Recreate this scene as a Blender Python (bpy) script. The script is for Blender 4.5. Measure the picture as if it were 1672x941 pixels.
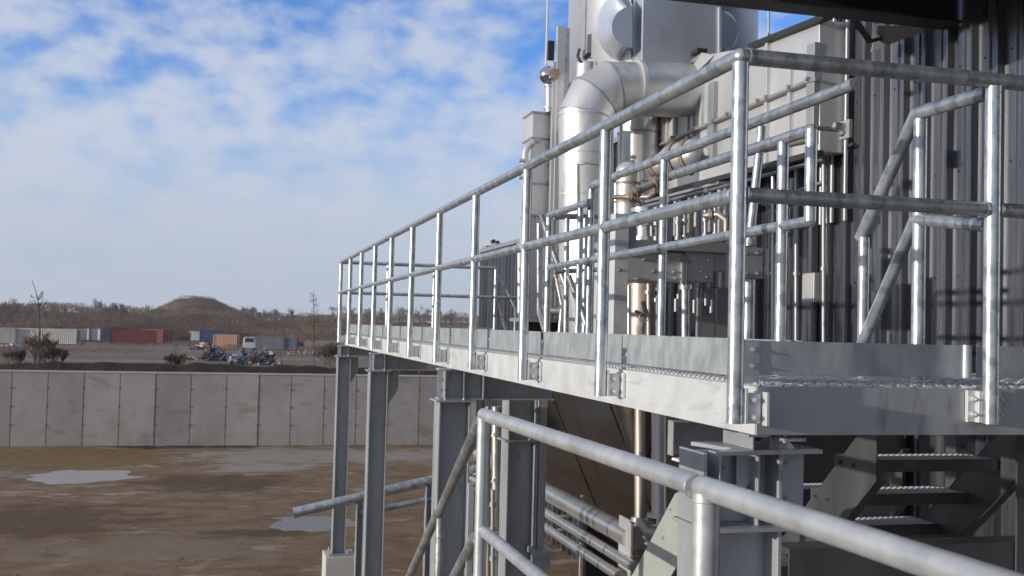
import bpy, math, random
from mathutils import Vector, Matrix, noise
R = math.radians
PI = math.pi
S = bpy.context.scene
COL = S.collection
for o in list(bpy.data.objects): bpy.data.objects.remove(o)

# ------------------------------------------------------------ camera (at the origin, 4.25 m above the yard)
YAW, PITCH, ROLL, FPX = .25560, .0360, .0249, 1757.66
fw = Vector((math.sin(YAW)*math.cos(PITCH), math.cos(YAW)*math.cos(PITCH), math.sin(PITCH)))
r0 = Vector((math.cos(YAW), -math.sin(YAW), 0)); u0 = r0.cross(fw)
rt = math.cos(ROLL)*r0 + math.sin(ROLL)*u0
up = -math.sin(ROLL)*r0 + math.cos(ROLL)*u0
cam = bpy.data.cameras.new('camera'); camo = bpy.data.objects.new('camera', cam); COL.objects.link(camo)
camo.matrix_world = Matrix(((rt.x, up.x, -fw.x, 0), (rt.y, up.y, -fw.y, 0), (rt.z, up.z, -fw.z, 0), (0, 0, 0, 1)))
cam.sensor_width = 36; cam.lens = FPX*36/1672; cam.clip_start = .05; cam.clip_end = 5000
cam.dof.use_dof = True; cam.dof.focus_distance = 5.0; cam.dof.aperture_fstop = 6.3
S.camera = camo

# ------------------------------------------------------------ world, sun, exposure
SUN_EL = R(6.8)
SUN_FROM = Vector((-1, -.15, 0)).normalized()            # horizontal direction towards the sun
w = bpy.data.worlds.new('World'); S.world = w; w.use_nodes = True
nt = w.node_tree; nt.nodes.clear()
def N(t, **k):
    n = nt.nodes.new(t)
    for a, b in k.items(): setattr(n, a, b)
    return n
L = nt.links.new
out = N('ShaderNodeOutputWorld'); bg = N('ShaderNodeBackground'); L(bg.outputs[0], out.inputs[0])
sky = N('ShaderNodeTexSky', sky_type='NISHITA'); sky.sun_disc = False
sky.sun_elevation = SUN_EL
sky.sun_rotation = math.atan2(SUN_FROM.x, SUN_FROM.y)
sky.air_density = 1.0; sky.dust_density = .6; sky.ozone_density = 2.0
tc = N('ShaderNodeTexCoord'); sep = N('ShaderNodeSeparateXYZ'); L(tc.outputs['Generated'], sep.inputs[0])
def M(op, a, b=None, c=None, clamp=False):
    n = N('ShaderNodeMath', operation=op); n.use_clamp = clamp
    for i, v in enumerate((a, b, c)):
        if v is None: continue
        if isinstance(v, (int, float)): n.inputs[i].default_value = v
        else: L(v, n.inputs[i])
    return n.outputs[0]
def MR(v, a, b, c=0., d=1., smooth=True):
    n = N('ShaderNodeMapRange', interpolation_type='SMOOTHSTEP' if smooth else 'LINEAR')
    L(v, n.inputs[0]); n.inputs[1].default_value = a; n.inputs[2].default_value = b
    n.inputs[3].default_value = c; n.inputs[4].default_value = d
    return n.outputs[0]
mp = N('ShaderNodeMapping'); L(tc.outputs['Generated'], mp.inputs[0]); mp.inputs['Rotation'].default_value = (0, R(-34), R(0)); mp.inputs['Scale'].default_value = (1.0, 1.0, 1.75)
def noi(vec, sc, det, rough, off=0):
    n = N('ShaderNodeTexNoise'); n.noise_dimensions = '4D'; L(vec, n.inputs['Vector']); n.inputs['W'].default_value = off
    n.inputs['Scale'].default_value = sc; n.inputs['Detail'].default_value = det; n.inputs['Roughness'].default_value = rough
    return n.outputs[0]
n1 = noi(mp.outputs[0], 21, 5, .50, 3.1)
n2 = noi(mp.outputs[0], 7, 3, .5, 7.7)
n3 = noi(tc.outputs['Generated'], 42, 4, .55, 1.2)
csum = M('ADD', M('ADD', M('MULTIPLY', n1, .58), M('MULTIPLY', n2, .28)), M('MULTIPLY', n3, .14))
cum = M('MAXIMUM', MR(csum, .38, .62), MR(sep.outputs[2], .36, .62, 0., .9))
veil = MR(M('ADD', sep.outputs[2], M('MULTIPLY_ADD', n1, -.10, .05)), .07, .265, 1., 0.)              # a high sheet of cloud over the lower sky
mp2 = N('ShaderNodeMapping'); L(tc.outputs['Generated'], mp2.inputs[0]); mp2.inputs['Scale'].default_value = (1.3, 1.3, 11)
n4 = noi(mp2.outputs[0], 2.2, 4, .5, 2.4)
veilm = M('MULTIPLY', veil, MR(n4, .30, .70, .80, 1.0))
cloud = M('SUBTRACT', 1.0, M('MULTIPLY', M('SUBTRACT', 1.0, M('MULTIPLY', cum, .82)), M('SUBTRACT', 1.0, M('MULTIPLY', veilm, .97))), clamp=True)
hz = MR(sep.outputs[2], .0, .20)
ccol = N('ShaderNodeMix', data_type='RGBA'); L(hz, ccol.inputs[0])
CLOUD_LOW = (5.0, 5.6, 6.75, 1); CLOUD_HI = (6.2, 6.75, 7.9, 1)
ccol.inputs[6].default_value = CLOUD_LOW; ccol.inputs[7].default_value = CLOUD_HI
skc = N('ShaderNodeMix', data_type='RGBA', blend_type='MULTIPLY'); skc.inputs[0].default_value = 1
L(sky.outputs[0], skc.inputs[6]); skc.inputs[7].default_value = (1.2, 1.85, 3.3, 1)
mx = N('ShaderNodeMix', data_type='RGBA'); L(cloud, mx.inputs[0]); L(skc.outputs[2], mx.inputs[6])
# unseen cloud added overhead and towards the sun to neutralise the ambient light
sd0 = SUN_FROM*math.cos(SUN_EL) + Vector((0, 0, math.sin(SUN_EL)))
dt = N('ShaderNodeVectorMath', operation='DOT_PRODUCT'); L(tc.outputs['Generated'], dt.inputs[0]); dt.inputs[1].default_value = tuple(sd0)
warm = N('ShaderNodeMix', data_type='RGBA'); L(MR(dt.outputs['Value'], -.05, .95), warm.inputs[0]); L(ccol.outputs[2], warm.inputs[6]); warm.inputs[7].default_value = (8.6, 7.7, 6.7, 1)
hi = N('ShaderNodeMix', data_type='RGBA'); L(MR(sep.outputs[2], .34, .6), hi.inputs[0]); L(warm.outputs[2], hi.inputs[6]); hi.inputs[7].default_value = (6.1, 6.3, 6.6, 1)
L(hi.outputs[2], mx.inputs[7])
L(mx.outputs[2], bg.inputs[0]); bg.inputs[1].default_value = .085

sl = bpy.data.lights.new('sun', 'SUN'); sl.energy = 3.7; sl.angle = R(.6); sl.color = (1, .92, .81)
so = bpy.data.objects.new('sun', sl); COL.objects.link(so)
sd = SUN_FROM*math.cos(SUN_EL) + Vector((0, 0, math.sin(SUN_EL)))
so.rotation_euler = sd.to_track_quat('Z', 'Y').to_euler()
S.view_settings.view_transform = 'Standard'; S.view_settings.look = 'None'
S.view_settings.exposure = 0.18; S.view_settings.gamma = 1

# ------------------------------------------------------------ measuring helper: sight line through a photo point met with a real plane
def U(x, y, X=None, Y=None, Z=None):
    d = fw + rt*((x-836)/FPX) + up*((470.5-y)/FPX)
    t = X/d.x if X is not None else Y/d.y if Y is not None else Z/d.z
    return d*t
GZ = -4.25

# ------------------------------------------------------------ materials
def mat(name, col, metallic=0., rough=.5, var=None, vscale=3., vstretch=(1, 1, 1), vamt=.5, bump=0., bscale=40., rvar=0., coat=0., spec=None, col3=None, c3scale=1., c3pos=.6, c3stretch=(1, 1, 1), c3w=.12, wave=None):
    m = bpy.data.materials.new(name); m.use_nodes = True; t = m.node_tree
    b = t.nodes['Principled BSDF']
    b.inputs['Metallic'].default_value = metallic; b.inputs['Roughness'].default_value = rough
    b.inputs['Coat Weight'].default_value = coat
    if spec is not None: b.inputs['Specular IOR Level'].default_value = spec
    geo = t.nodes.new('ShaderNodeNewGeometry')
    def noise(scale, stretch, det=5, rg=.6):
        mpn = t.nodes.new('ShaderNodeMapping'); mpn.inputs['Scale'].default_value = stretch
        t.links.new(geo.outputs['Position'], mpn.inputs[0])
        n = t.nodes.new('ShaderNodeTexNoise'); n.inputs['Scale'].default_value = scale; n.inputs['Detail'].default_value = det; n.inputs['Roughness'].default_value = rg
        t.links.new(mpn.outputs[0], n.inputs['Vector'])
        return n.outputs[0]
    cur = None
    if var:
        r = t.nodes.new('ShaderNodeMapRange'); r.inputs[1].default_value = .5-vamt/2; r.inputs[2].default_value = .5+vamt/2
        nn = noise(vscale, vstretch); t.links.new(nn, r.inputs[0])
        mixn = t.nodes.new('ShaderNodeMix'); mixn.data_type = 'RGBA'
        mixn.inputs[6].default_value = (*col, 1); mixn.inputs[7].default_value = (*var, 1)
        t.links.new(r.outputs[0], mixn.inputs[0]); cur = mixn.outputs[2]
        if rvar:
            rr = t.nodes.new('ShaderNodeMapRange'); rr.inputs[1].default_value = .3; rr.inputs[2].default_value = .7
            rr.inputs[3].default_value = rough-rvar; rr.inputs[4].default_value = rough+rvar
            t.links.new(nn, rr.inputs[0]); t.links.new(rr.outputs[0], b.inputs['Roughness'])
    else:
        b.inputs['Base Color'].default_value = (*col, 1)
    if col3:
        r = t.nodes.new('ShaderNodeMapRange'); r.inputs[1].default_value = c3pos; r.inputs[2].default_value = c3pos+c3w
        t.links.new(noise(c3scale, c3stretch, 7, .62), r.inputs[0])
        mixn = t.nodes.new('ShaderNodeMix'); mixn.data_type = 'RGBA'
        if cur is None: mixn.inputs[6].default_value = (*col, 1)
        else: t.links.new(cur, mixn.inputs[6])
        mixn.inputs[7].default_value = (*col3, 1); t.links.new(r.outputs[0], mixn.inputs[0]); cur = mixn.outputs[2]
    if cur is not None: t.links.new(cur, b.inputs['Base Color'])
    if bump:
        bn = t.nodes.new('ShaderNodeBump'); bn.inputs['Strength'].default_value = bump; bn.inputs['Distance'].default_value = .01
        t.links.new(noise(bscale, vstretch if wave is None else wave, 6, .6), bn.inputs['Height']); t.links.new(bn.outputs[0], b.inputs['Normal'])
    return m
galv = mat('galvanised_pipe', (.35, .385, .41), .72, .35, (.50, .535, .55), 19, (1, .6, .6), .20, .12, 60, .08, col3=(.28, .31, .335), c3scale=14, c3pos=.54, c3w=.07)
galvn = mat('galvanised_smooth_pipe', (.36, .375, .385), .5, .44, (.50, .515, .52), 9, (1, 1, 1), .35, .06, 60, .08)
galvf = mat('galvanised_plate', (.53, .55, .555), .3, .50, (.63, .645, .645), 5, (1, 1, 1), .35, .06, 90, .06, col3=(.46, .475, .48), c3scale=9, c3pos=.56, c3stretch=(1, .5, 2.2))
galvt = mat('galvanised_toe_plate', (.33, .365, .38), .5, .44, (.44, .475, .485), 14, (1, 1, .6), .28, .08, 70, .1, col3=(.54, .565, .57), c3scale=26, c3pos=.64, c3stretch=(1, 1, .35), c3w=.05)
galvc = mat('galvanised_section', (.33, .35, .365), .45, .48, (.42, .44, .455), 5, (1, 1, .3), .35, .05, 80, .07, col3=(.26, .275, .285), c3scale=10, c3pos=.57, c3stretch=(1, 1, .3))
grate = mat('grating_metal', (.62, .64, .66), .5, .34, (.74, .75, .76), 30, (1, 1, 1), .5)
bolt = mat('zinc_bolt', (.50, .50, .48), .8, .35)
stain = mat('stainless_cladding', (.52, .52, .525), .65, .43, (.62, .62, .62), 1.6, (1, 1, .4), .4, .16, 4, .08, col3=(.46, .45, .44), c3scale=5, c3pos=.57, c3stretch=(1, 1, .3))
stainm = mat('matt_stainless_sheet', (.52, .525, .53), .55, .42, (.61, .61, .61), 1.8, (1, 1, .5), .4, .10, 6, .06, col3=(.46, .455, .44), c3scale=4, c3pos=.57, c3stretch=(1, 1, .4))
stackm = mat('stack_sheet', (.56, .60, .66), .7, .40, (.64, .68, .74), 1.1, (1, 1, .4), .5, .14, 3, .05, col3=(.50, .53, .57), c3scale=1.6, c3pos=.56)
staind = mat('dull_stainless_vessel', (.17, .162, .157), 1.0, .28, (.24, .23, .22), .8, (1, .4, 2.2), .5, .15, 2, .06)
bronze = mat('heat_tinted_stainless', (.30, .265, .235), .6, .48, (.40, .36, .32), 2.5, (1, 1, .6), .5, .1, 8, .08, col3=(.21, .165, .13), c3scale=5, c3pos=.60)
pipem = mat('stainless_pipe', (.60, .58, .555), .85, .27, (.70, .68, .66), 4, (1, .6, 1), .5, .06, 20, .06)
stairm = mat('shaded_dark_zinc', (.115, .12, .127), .7, .42, (.16, .165, .17), 5, (1, 1, .4), .4, .05, 60, .08, col3=(.095, .096, .10), c3scale=5, c3pos=.56, c3w=.2)  # darker zinc: the shade under the deck is put into its colour
rusty = mat('rusty_clamp', (.20, .12, .075), .4, .6, (.38, .31, .25), 18, (1, 1, 1), .4)
siding = mat('dark_ribbed_siding', (.105, .111, .130), .78, .30, (.195, .203, .225), 5, (1, 1, .05), .22, .05, 12, .10, col3=(.070, .073, .084), c3scale=1.1, c3pos=.54, c3stretch=(1, 2, .12))
sidinglt = mat('grey_ribbed_cabinet', (.44, .44, .44), .3, .5, (.54, .535, .53), 3, (1, 1, .2), .5, col3=(.30, .285, .27), c3scale=9, c3pos=.60, c3stretch=(1, 1, .25))
darksteel = mat('dark_painted_steel', (.020, .019, .021), .2, .5, (.035, .033, .035), 6)
trim = mat('grey_trim', (.28, .29, .31), .5, .45, (.36, .37, .38), 5, (1, 1, .3), .5)
conc = mat('formed_concrete', (.33, .305, .27), 0, .85, (.40, .375, .34), 1.4, (1, 1, .6), .32, .25, 18, 0, spec=.15, col3=(.255, .225, .19), c3scale=2.0, c3pos=.54, c3stretch=(.55, 1, 1.4), c3w=.2)
def panel_tone(m, x0_, pitch_, lo, hi_):
    t = m.node_tree; b = t.nodes['Principled BSDF']; src = b.inputs['Base Color'].links[0].from_socket
    geo = t.nodes.new('ShaderNodeNewGeometry'); sp = t.nodes.new('ShaderNodeSeparateXYZ'); t.links.new(geo.outputs['Position'], sp.inputs[0])
    a = t.nodes.new('ShaderNodeMath'); a.operation = 'MULTIPLY_ADD'; t.links.new(sp.outputs[0], a.inputs[0]); a.inputs[1].default_value = 1/pitch_; a.inputs[2].default_value = -x0_/pitch_
    f = t.nodes.new('ShaderNodeMath'); f.operation = 'FLOOR'; t.links.new(a.outputs[0], f.inputs[0])
    wn = t.nodes.new('ShaderNodeTexWhiteNoise'); wn.noise_dimensions = '1D'; t.links.new(f.outputs[0], wn.inputs['W'])
    r = t.nodes.new('ShaderNodeMapRange'); r.inputs[3].default_value = lo; r.inputs[4].default_value = hi_; t.links.new(wn.outputs[0], r.inputs[0])
    mu = t.nodes.new('ShaderNodeVectorMath'); mu.operation = 'SCALE'; t.links.new(src, mu.inputs[0]); t.links.new(r.outputs[0], mu.inputs['Scale']); t.links.new(mu.outputs[0], b.inputs['Base Color'])
conccap = mat('concrete_coping', (.42, .41, .39), 0, .85, (.50, .49, .47), 2.5, (1, 1, 1), .5)
mud = mat('muddy_ground', (.175, .114, .066), 0, .85, (.265, .188, .122), 1.5, (1, 1.2, 1), .30, 1.0, 4, .08, spec=.06, col3=(.36, .285, .215), c3scale=.9, c3pos=.57, c3stretch=(1, 1.8, 1), c3w=.08)
def add_patch(m, cx_, cy_, rx_, ry_, colr, seedw, sc=1.0, amt=.85, roughv=None):
    """a patch of its own colour and ragged outline at a fixed place on the ground"""
    t = m.node_tree; b = t.nodes['Principled BSDF']; geo = t.nodes.new('ShaderNodeNewGeometry')
    mpn = t.nodes.new('ShaderNodeMapping'); t.links.new(geo.outputs['Position'], mpn.inputs[0])
    mpn.inputs['Location'].default_value = (-cx_/rx_, -cy_/ry_, 0); mpn.inputs['Scale'].default_value = (1/rx_, 1/ry_, 0)
    ln = t.nodes.new('ShaderNodeVectorMath'); ln.operation = 'LENGTH'; t.links.new(mpn.outputs[0], ln.inputs[0])
    nn = t.nodes.new('ShaderNodeTexNoise'); nn.noise_dimensions = '4D'; nn.inputs['W'].default_value = seedw; nn.inputs['Scale'].default_value = sc; nn.inputs['Detail'].default_value = 7; nn.inputs['Roughness'].default_value = .65
    mp3 = t.nodes.new('ShaderNodeMapping'); mp3.inputs['Scale'].default_value = (1, 2, 1); t.links.new(geo.outputs['Position'], mp3.inputs[0]); t.links.new(mp3.outputs[0], nn.inputs['Vector'])
    a = t.nodes.new('ShaderNodeMath'); a.operation = 'MULTIPLY_ADD'; t.links.new(nn.outputs[0], a.inputs[0]); a.inputs[1].default_value = 3.2; t.links.new(ln.outputs[1], a.inputs[2])
    r = t.nodes.new('ShaderNodeMapRange'); r.inputs[1].default_value = 2.25; r.inputs[2].default_value = 2.6; r.inputs[3].default_value = amt; r.inputs[4].default_value = 0
    t.links.new(a.outputs[0], r.inputs[0])
    mixn = t.nodes.new('ShaderNodeMix'); mixn.data_type = 'RGBA'; src = b.inputs['Base Color'].links[0].from_socket
    t.links.new(src, mixn.inputs[6]); mixn.inputs[7].default_value = (*colr, 1); t.links.new(r.outputs[0], mixn.inputs[0]); t.links.new(mixn.outputs[2], b.inputs['Base Color'])
for px_, py_, rx_, ry_, cl, sd_ in ((110, 748, 3.6, 2.6, (.215, .135, .065), 1.), (470, 745, 3.4, 2.4, (.33, .29, .25), 2.), (430, 765, 1.8, 1.0, (.34, .30, .26), 5.), (640, 745, 2.6, 1.8, (.33, .29, .25), 8.), (300, 730, 3.0, .7, (.05, .037, .028), 3.), (60, 850, 2.4, 2.2, (.125, .083, .052), 4.), (345, 790, 2.4, 1.6, (.12, .08, .052), 6.), (430, 872, 1.2, .6, (.12, .082, .055), 7.), (250, 900, 2.2, 1.3, (.235, .185, .135), 9.)):  # the darkest patch paints the shade along the foot of the concrete wall
    c = U(px_, py_, Z=GZ); add_patch(mud, c.x, c.y, rx_, ry_, cl, sd_)
yardm = mat('yard_ground', (.23, .185, .15), 0, .95, (.15, .098, .062), .035, (1, .5, 1), .25, 0, 1, spec=.05, col3=(.27, .24, .215), c3scale=.06, c3pos=.56, c3stretch=(.6, 1, 1), c3w=.12)
soil = mat('dark_soil', (.030, .022, .017), 0, .95, (.060, .044, .032), 2.5, (1, 1, 1), .4, .6, 6, spec=.1)
hillm = mat('brown_hill', (.125, .080, .050), 0, .95, (.175, .125, .082), .12, (1, 1, 2), .3, spec=.02, col3=(.09, .058, .038), c3scale=.25, c3pos=.5)
brushm = mat('dry_brush', (.135, .082, .054), 0, .95, (.22, .155, .095), .03, (1, 1, 1), .22, spec=.03, col3=(.085, .055, .042), c3scale=.07, c3pos=.50)
twig = mat('bare_twigs', (.14, .105, .085), 0, .95, (.19, .15, .125), .6, spec=.05)
bark = mat('bark', (.085, .065, .055), 0, .95, (.13, .10, .085), 3, spec=.05)
water = mat('puddle_water', (.24, .195, .155), 0, .30, spec=.25)
silt = mat('pale_silt_water', (.47, .43, .39), 0, .35, (.40, .36, .32), 1.2, (1, 2, 1), .4, spec=.3)
palem = mat('pale_dried_mud', (.30, .265, .225), 0, .85, (.22, .19, .16), 1.5, (1, 2, 1), .4, .3, 9, spec=.2)
ochre = mat('ochre_mud', (.17, .105, .048), 0, .8, (.12, .08, .045), .6, (1, 2, 1), .4, .3, 9, spec=.2)
def paint(name, c, rough=.7): return mat(name, c, 0, rough, tuple(v*.72 for v in c), .6, (1, 1, .5), .5, spec=.3)
pwhite = paint('faded_white_paint', (.56, .53, .46)); pred = paint('oxide_red_paint', (.20, .035, .025)); pdred = paint('dark_red_paint', (.11, .022, .022))
pblue = paint('blue_paint', (.04, .075, .15)); pscrap = paint('dark_blue_scrap', (.025, .04, .07)); pgrey = paint('grey_paint', (.24, .25, .27)); ppeach = paint('peach_paint', (.58, .34, .22))
pbrown = paint('brown_paint', (.13, .055, .04)); pbg = paint('blue_grey_paint', (.13, .16, .22)); pblack = paint('black_scrap', (.02, .02, .025)); pyel = paint('yellow_scrap', (.50, .33, .12))
plwhite = paint('scrap_white', (.65, .64, .62)); porange = paint('orange_rust', (.30, .10, .04))

# ------------------------------------------------------------ mesh builder
class MB:
    def __init__(s): s.v = []; s.f = []; s.sm = []
    def add(s, vs, fs, smooth=False):
        b = len(s.v); s.v += [Vector(p) for p in vs]
        for f in fs: s.f.append([b+i for i in f]); s.sm.append(smooth)
        return s
    def box(s, x0, x1, y0, y1, z0, z1):
        vs = [(x, y, z) for z in (z0, z1) for y in (y0, y1) for x in (x0, x1)]
        return s.add(vs, [(0, 2, 3, 1), (4, 5, 7, 6), (0, 1, 5, 4), (2, 6, 7, 3), (0, 4, 6, 2), (1, 3, 7, 5)])
    def bar(s, a, b, w_, h_, upv=(0, 0, 1)):                # box along a line
        a = Vector(a); b = Vector(b); d = (b-a).normalized(); u = Vector(upv)
        sd_ = d.cross(u)
        if sd_.length < 1e-4: sd_ = d.cross(Vector((1, 0, 0)))
        sd_.normalize(); u = sd_.cross(d).normalized(); vs = []
        for p in (a, b):
            for i, j in ((-1, -1), (1, -1), (1, 1), (-1, 1)): vs.append(p+sd_*(i*w_/2)+u*(j*h_/2))
        return s.add(vs, [(0, 1, 2, 3), (7, 6, 5, 4), (0, 4, 5, 1), (1, 5, 6, 2), (2, 6, 7, 3), (3, 7, 4, 0)])
    def tube(s, pts, r, n=20, caps=True, rs=None):          # mitred pipe along a polyline
        pts = [Vector(p) for p in pts]; m = len(pts)
        dirs = [(pts[i+1]-pts[i]).normalized() for i in range(m-1)]
        d0 = dirs[0]; a = Vector((0, 0, 1)) if abs(d0.z) < .9 else Vector((1, 0, 0))
        x = d0.cross(a).normalized(); y = d0.cross(x).normalized(); rings = []
        for i in range(m):
            rad = rs[i] if rs else r
            if i == 0: base = [pts[0]+x*(rad*math.cos(t))+y*(rad*math.sin(t)) for t in [2*PI*k/n for k in range(n)]]; rings.append(base); continue
            dp = dirs[i-1]; dn = dirs[i] if i < m-1 else dp
            nrm = (dp+dn).normalized(); ring = []
            for k in range(n):
                t = 2*PI*k/n; q = pts[i-1]+x*(rad*math.cos(t))+y*(rad*math.sin(t))
                lam = (pts[i]-q).dot(nrm)/dp.dot(nrm); ring.append(q+dp*lam)
            rings.append(ring)
            if i < m-1:
                q = dp.rotation_difference(dn); x = q @ x; y = q @ y
        vs = [p for rg in rings for p in rg]; fs = []
        for i in range(m-1):
            for k in range(n): fs.append((i*n+k, i*n+(k+1) % n, (i+1)*n+(k+1) % n, (i+1)*n+k))
        s.add(vs, fs, True)
        if caps:
            s.add(rings[0], [tuple(range(n))]); s.add(rings[-1], [tuple(range(n))[::-1]])
        return s
    def lathe(s, c, prof, n=40, axis='Z', a0=0, a1=2*PI, smooth=True):
        c = Vector(c); vs = []; full = abs(a1-a0-2*PI) < 1e-6; m = n if full else n+1
        for r_, h in prof:
            for k in range(m):
                t = a0+(a1-a0)*k/n; q = (r_*math.cos(t), r_*math.sin(t), h)
                if axis == 'Y': q = (q[0], q[2], q[1])
                if axis == 'X': q = (q[2], q[0], q[1])
                vs.append(c+Vector(q))
        fs = []
        for i in range(len(prof)-1):
            for k in range(n if full else n): fs.append((i*m+k, i*m+(k+1) % m, (i+1)*m+(k+1) % m, (i+1)*m+k))
        return s.add(vs, fs, smooth)
    def prism(s, poly, off):                                # polygon extruded by a vector
        poly = [Vector(p) for p in poly]; off = Vector(off); n = len(poly)
        vs = poly+[p+off for p in poly]
        return s.add(vs, [tuple(range(n))[::-1], tuple(range(n, 2*n))]+[(i, (i+1) % n, n+(i+1) % n, n+i) for i in range(n)])
    def build(s, name, m, parent=None, bevel=0, loc=None):
        me = bpy.data.meshes.new(name)
        off = Vector(parent['_o']) if parent is not None and '_o' in parent else Vector((0, 0, 0))
        if parent is None and loc is not None: off = Vector(loc)
        me.from_pydata([tuple(p-off) for p in s.v], [], s.f)
        me.polygons.foreach_set('use_smooth', s.sm)
        me.materials.append(m); me.validate()
        import bmesh
        bm = bmesh.new(); bm.from_mesh(me); bmesh.ops.recalc_face_normals(bm, faces=bm.faces); bm.to_mesh(me); bm.free()
        o = bpy.data.objects.new(name, me); COL.objects.link(o)
        if parent is None and loc is not None: o.location = loc
        if parent is not None:
            o.parent = parent; o['_o'] = tuple(off)
        else: o['_o'] = tuple(off)
        if bevel:
            bv = o.modifiers.new('bevel', 'BEVEL'); bv.width = bevel; bv.segments = 2; bv.limit_method = 'ANGLE'; bv.angle_limit = R(40)
        return o
def thing(name, label, cat, loc, group=None):
    o = bpy.data.objects.new(name, None); COL.objects.link(o); o.empty_display_size = .1
    o.location = loc; o['_o'] = tuple(loc); o['label'] = label; o['category'] = cat
    if group: o['group'] = group
    return o
def tag(o, label, cat, group=None, kind=None):
    o['label'] = label; o['category'] = cat
    if group: o['group'] = group
    if kind: o['kind'] = kind
    return o
def struct(o, label=None, kind='structure'):
    o['kind'] = kind
    if label: o['label'] = label
    return o
def hexbolt(b, p, axis, r=.011, h=.012):
    p = Vector(p); ax = Vector(axis).normalized(); b.tube([p, p+ax*.003], r*1.5, 14); b.tube([p+ax*.003, p+ax*(h)], r, 6); b.tube([p+ax*h, p+ax*(h*1.8)], r*.5, 8)
rnd = random.Random(11)

# ============================================================ GROUND
g = MB(); n = 60
x0, x1, y0, y1 = -60, 70, -30, 38.2
NX = 400; NY = 210
PUD = []
for px_, py_, rx_, ry_ in ((118, 779, 1.5, 1.2), (512, 857, 1.0, .8), (-50, 776, 1.1, .8)):
    c = U(px_, py_, Z=GZ); PUD.append((c.x, c.y, rx_, ry_))
def ground_h(x, y):
    h = .014+.022*abs(noise.noise((x*.35, y*.5, 0)))+.012*abs(noise.noise((x*1.3, y*1.5, 4)))+.006*noise.noise((x*3.1, y*3.3, 9))
    for off_ in (0, 1.7, 4.1, 5.9):                        # wheel ruts curving across the mud
        d_ = abs(x-(-7.5+off_+.22*(y-15)+.9*math.sin(y*.17+off_*.3)))
        if d_ < .35: h += .03*math.cos(d_/.35*PI)*(.6+.4*noise.noise((x, y, 1)))
    for cx_, cy_, rx_, ry_ in PUD:
        d = math.hypot((x-cx_)/rx_, (y-cy_)/ry_)+.55*noise.noise((x*.9, y*1.4, 5))+.2*noise.noise((x*2.6, y*3.5, 6))
        if d < 1.4: h = min(h, -.03+.055*max(0, d-.35))
    return GZ+h
vs = []
for j in range(NY+1):
    for i in range(NX+1):
        x = x0+(x1-x0)*i/NX; y = y0+(y1-y0)*j/NY
        vs.append((x, y, ground_h(x, y)))
g.add(vs, [(j*(NX+1)+i, j*(NX+1)+i+1, (j+1)*(NX+1)+i+1, (j+1)*(NX+1)+i) for j in range(NY) for i in range(NX)], True)
struct(g.build('ground', mud))
# far land: one sheet to the horizon with the wooded bank and the flat-topped mound
def far_h(x, y):
    h = GZ-.05
    k = max(0, min(1, (y-265)/70)); k = k*k*(3-2*k)
    h += k*(5.0+1.3*noise.noise((x*.012, y*.01, 1))+.8*noise.noise((x*.05, y*.03, 5)))
    mc = U(318, 500, Y=335).x
    d = math.hypot(x-mc, (y-335)*1.0)
    dd = d*(1+.10*noise.noise((x*.08, y*.08, 3)))*(1.12 if x < mc else .97)
    dd += 1.6*noise.noise((x*.3, y*.3, 6))
    prof = max(0, min(1, (17.5-dd)/13.5))
    h += prof*5.7+(.35*noise.noise((x*.25, y*.2, 0)) if prof > 0 else 0)
    if y > 420: h -= min(1, (y-420)/200)*3
    return h
g = MB(); ys = [37.9+i*3 for i in range(20)]+[98+i*6 for i in range(26)]+[256+i*5 for i in range(34)]+[430+i*70 for i in range(40)]
xs = [-1500, -1000, -700, -500, -400]+[-300+i*5 for i in range(101)]+[260, 400, 600, 900, 1500, 2500]
vs = [(x, y, far_h(x, y)) for y in ys for x in xs]; nx = len(xs)
g.add(vs, [(j*nx+i, j*nx+i+1, (j+1)*nx+i+1, (j+1)*nx+i) for j in range(len(ys)-1) for i in range(nx-1)], True)
far = g.build('terrain', yardm); far.data.materials.append(hillm)
for p in far.data.polygons:
    if p.center.y > 262: p.material_index = 1
struct(far)
# dark soil bank right behind the concrete wall
g = MB(); vs = []; NXb = 260; prof = [(38.05, -1), (38.7, -.25), (39.6, .1), (40.6, .0), (42.2, -.45), (45, -2.2)]
for i in range(NXb+1):
    x = -30+i*.3
    for j, (y, h) in enumerate(prof):
        hh = (.16*noise.noise((x*.45, 0, 2))+.1*noise.noise((x*1.6, y, 7)))*(1 if 0 < j < 5 else 0)
        vs.append((x, y, -1.72+h+hh))
nb = len(prof)
g.add(vs, [(i*nb+j, (i+1)*nb+j, (i+1)*nb+j+1, i*nb+j+1) for i in range(NXb) for j in range(nb-1)], True)
tag(struct(g.build('soil_bank', soil)), 'dark bank of soil along the top of the concrete wall', 'soil bank')

def blob(name, cx, cy, rx, ry, m, z, seed, label=None, n=64, rot=0.):
    b = MB(); vs = [(cx, cy, z)]
    for k in range(n):
        t = 2*PI*k/n; q = 1+.35*noise.noise((math.cos(t)*1.3, math.sin(t)*1.3, seed))+.16*noise.noise((math.cos(t)*4, math.sin(t)*4, seed+3))
        X = rx*q*math.cos(t); Y = ry*q*math.sin(t)
        vs.append((cx+X*math.cos(rot)-Y*math.sin(rot), cy+X*math.sin(rot)+Y*math.cos(rot), z))
    b.add(vs, [(0, 1+k, 1+(k+1) % n) for k in range(n)])
    return struct(b.build(name, m))
for cx_, cy_, rx_, ry_ in PUD: blob('puddle', cx_, cy_, rx_*1.45, ry_*1.45, silt if cx_ < 0 and rx_ > 1.2 else water, GZ+.001+.004*(rx_ < 1.2), cx_)
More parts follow.
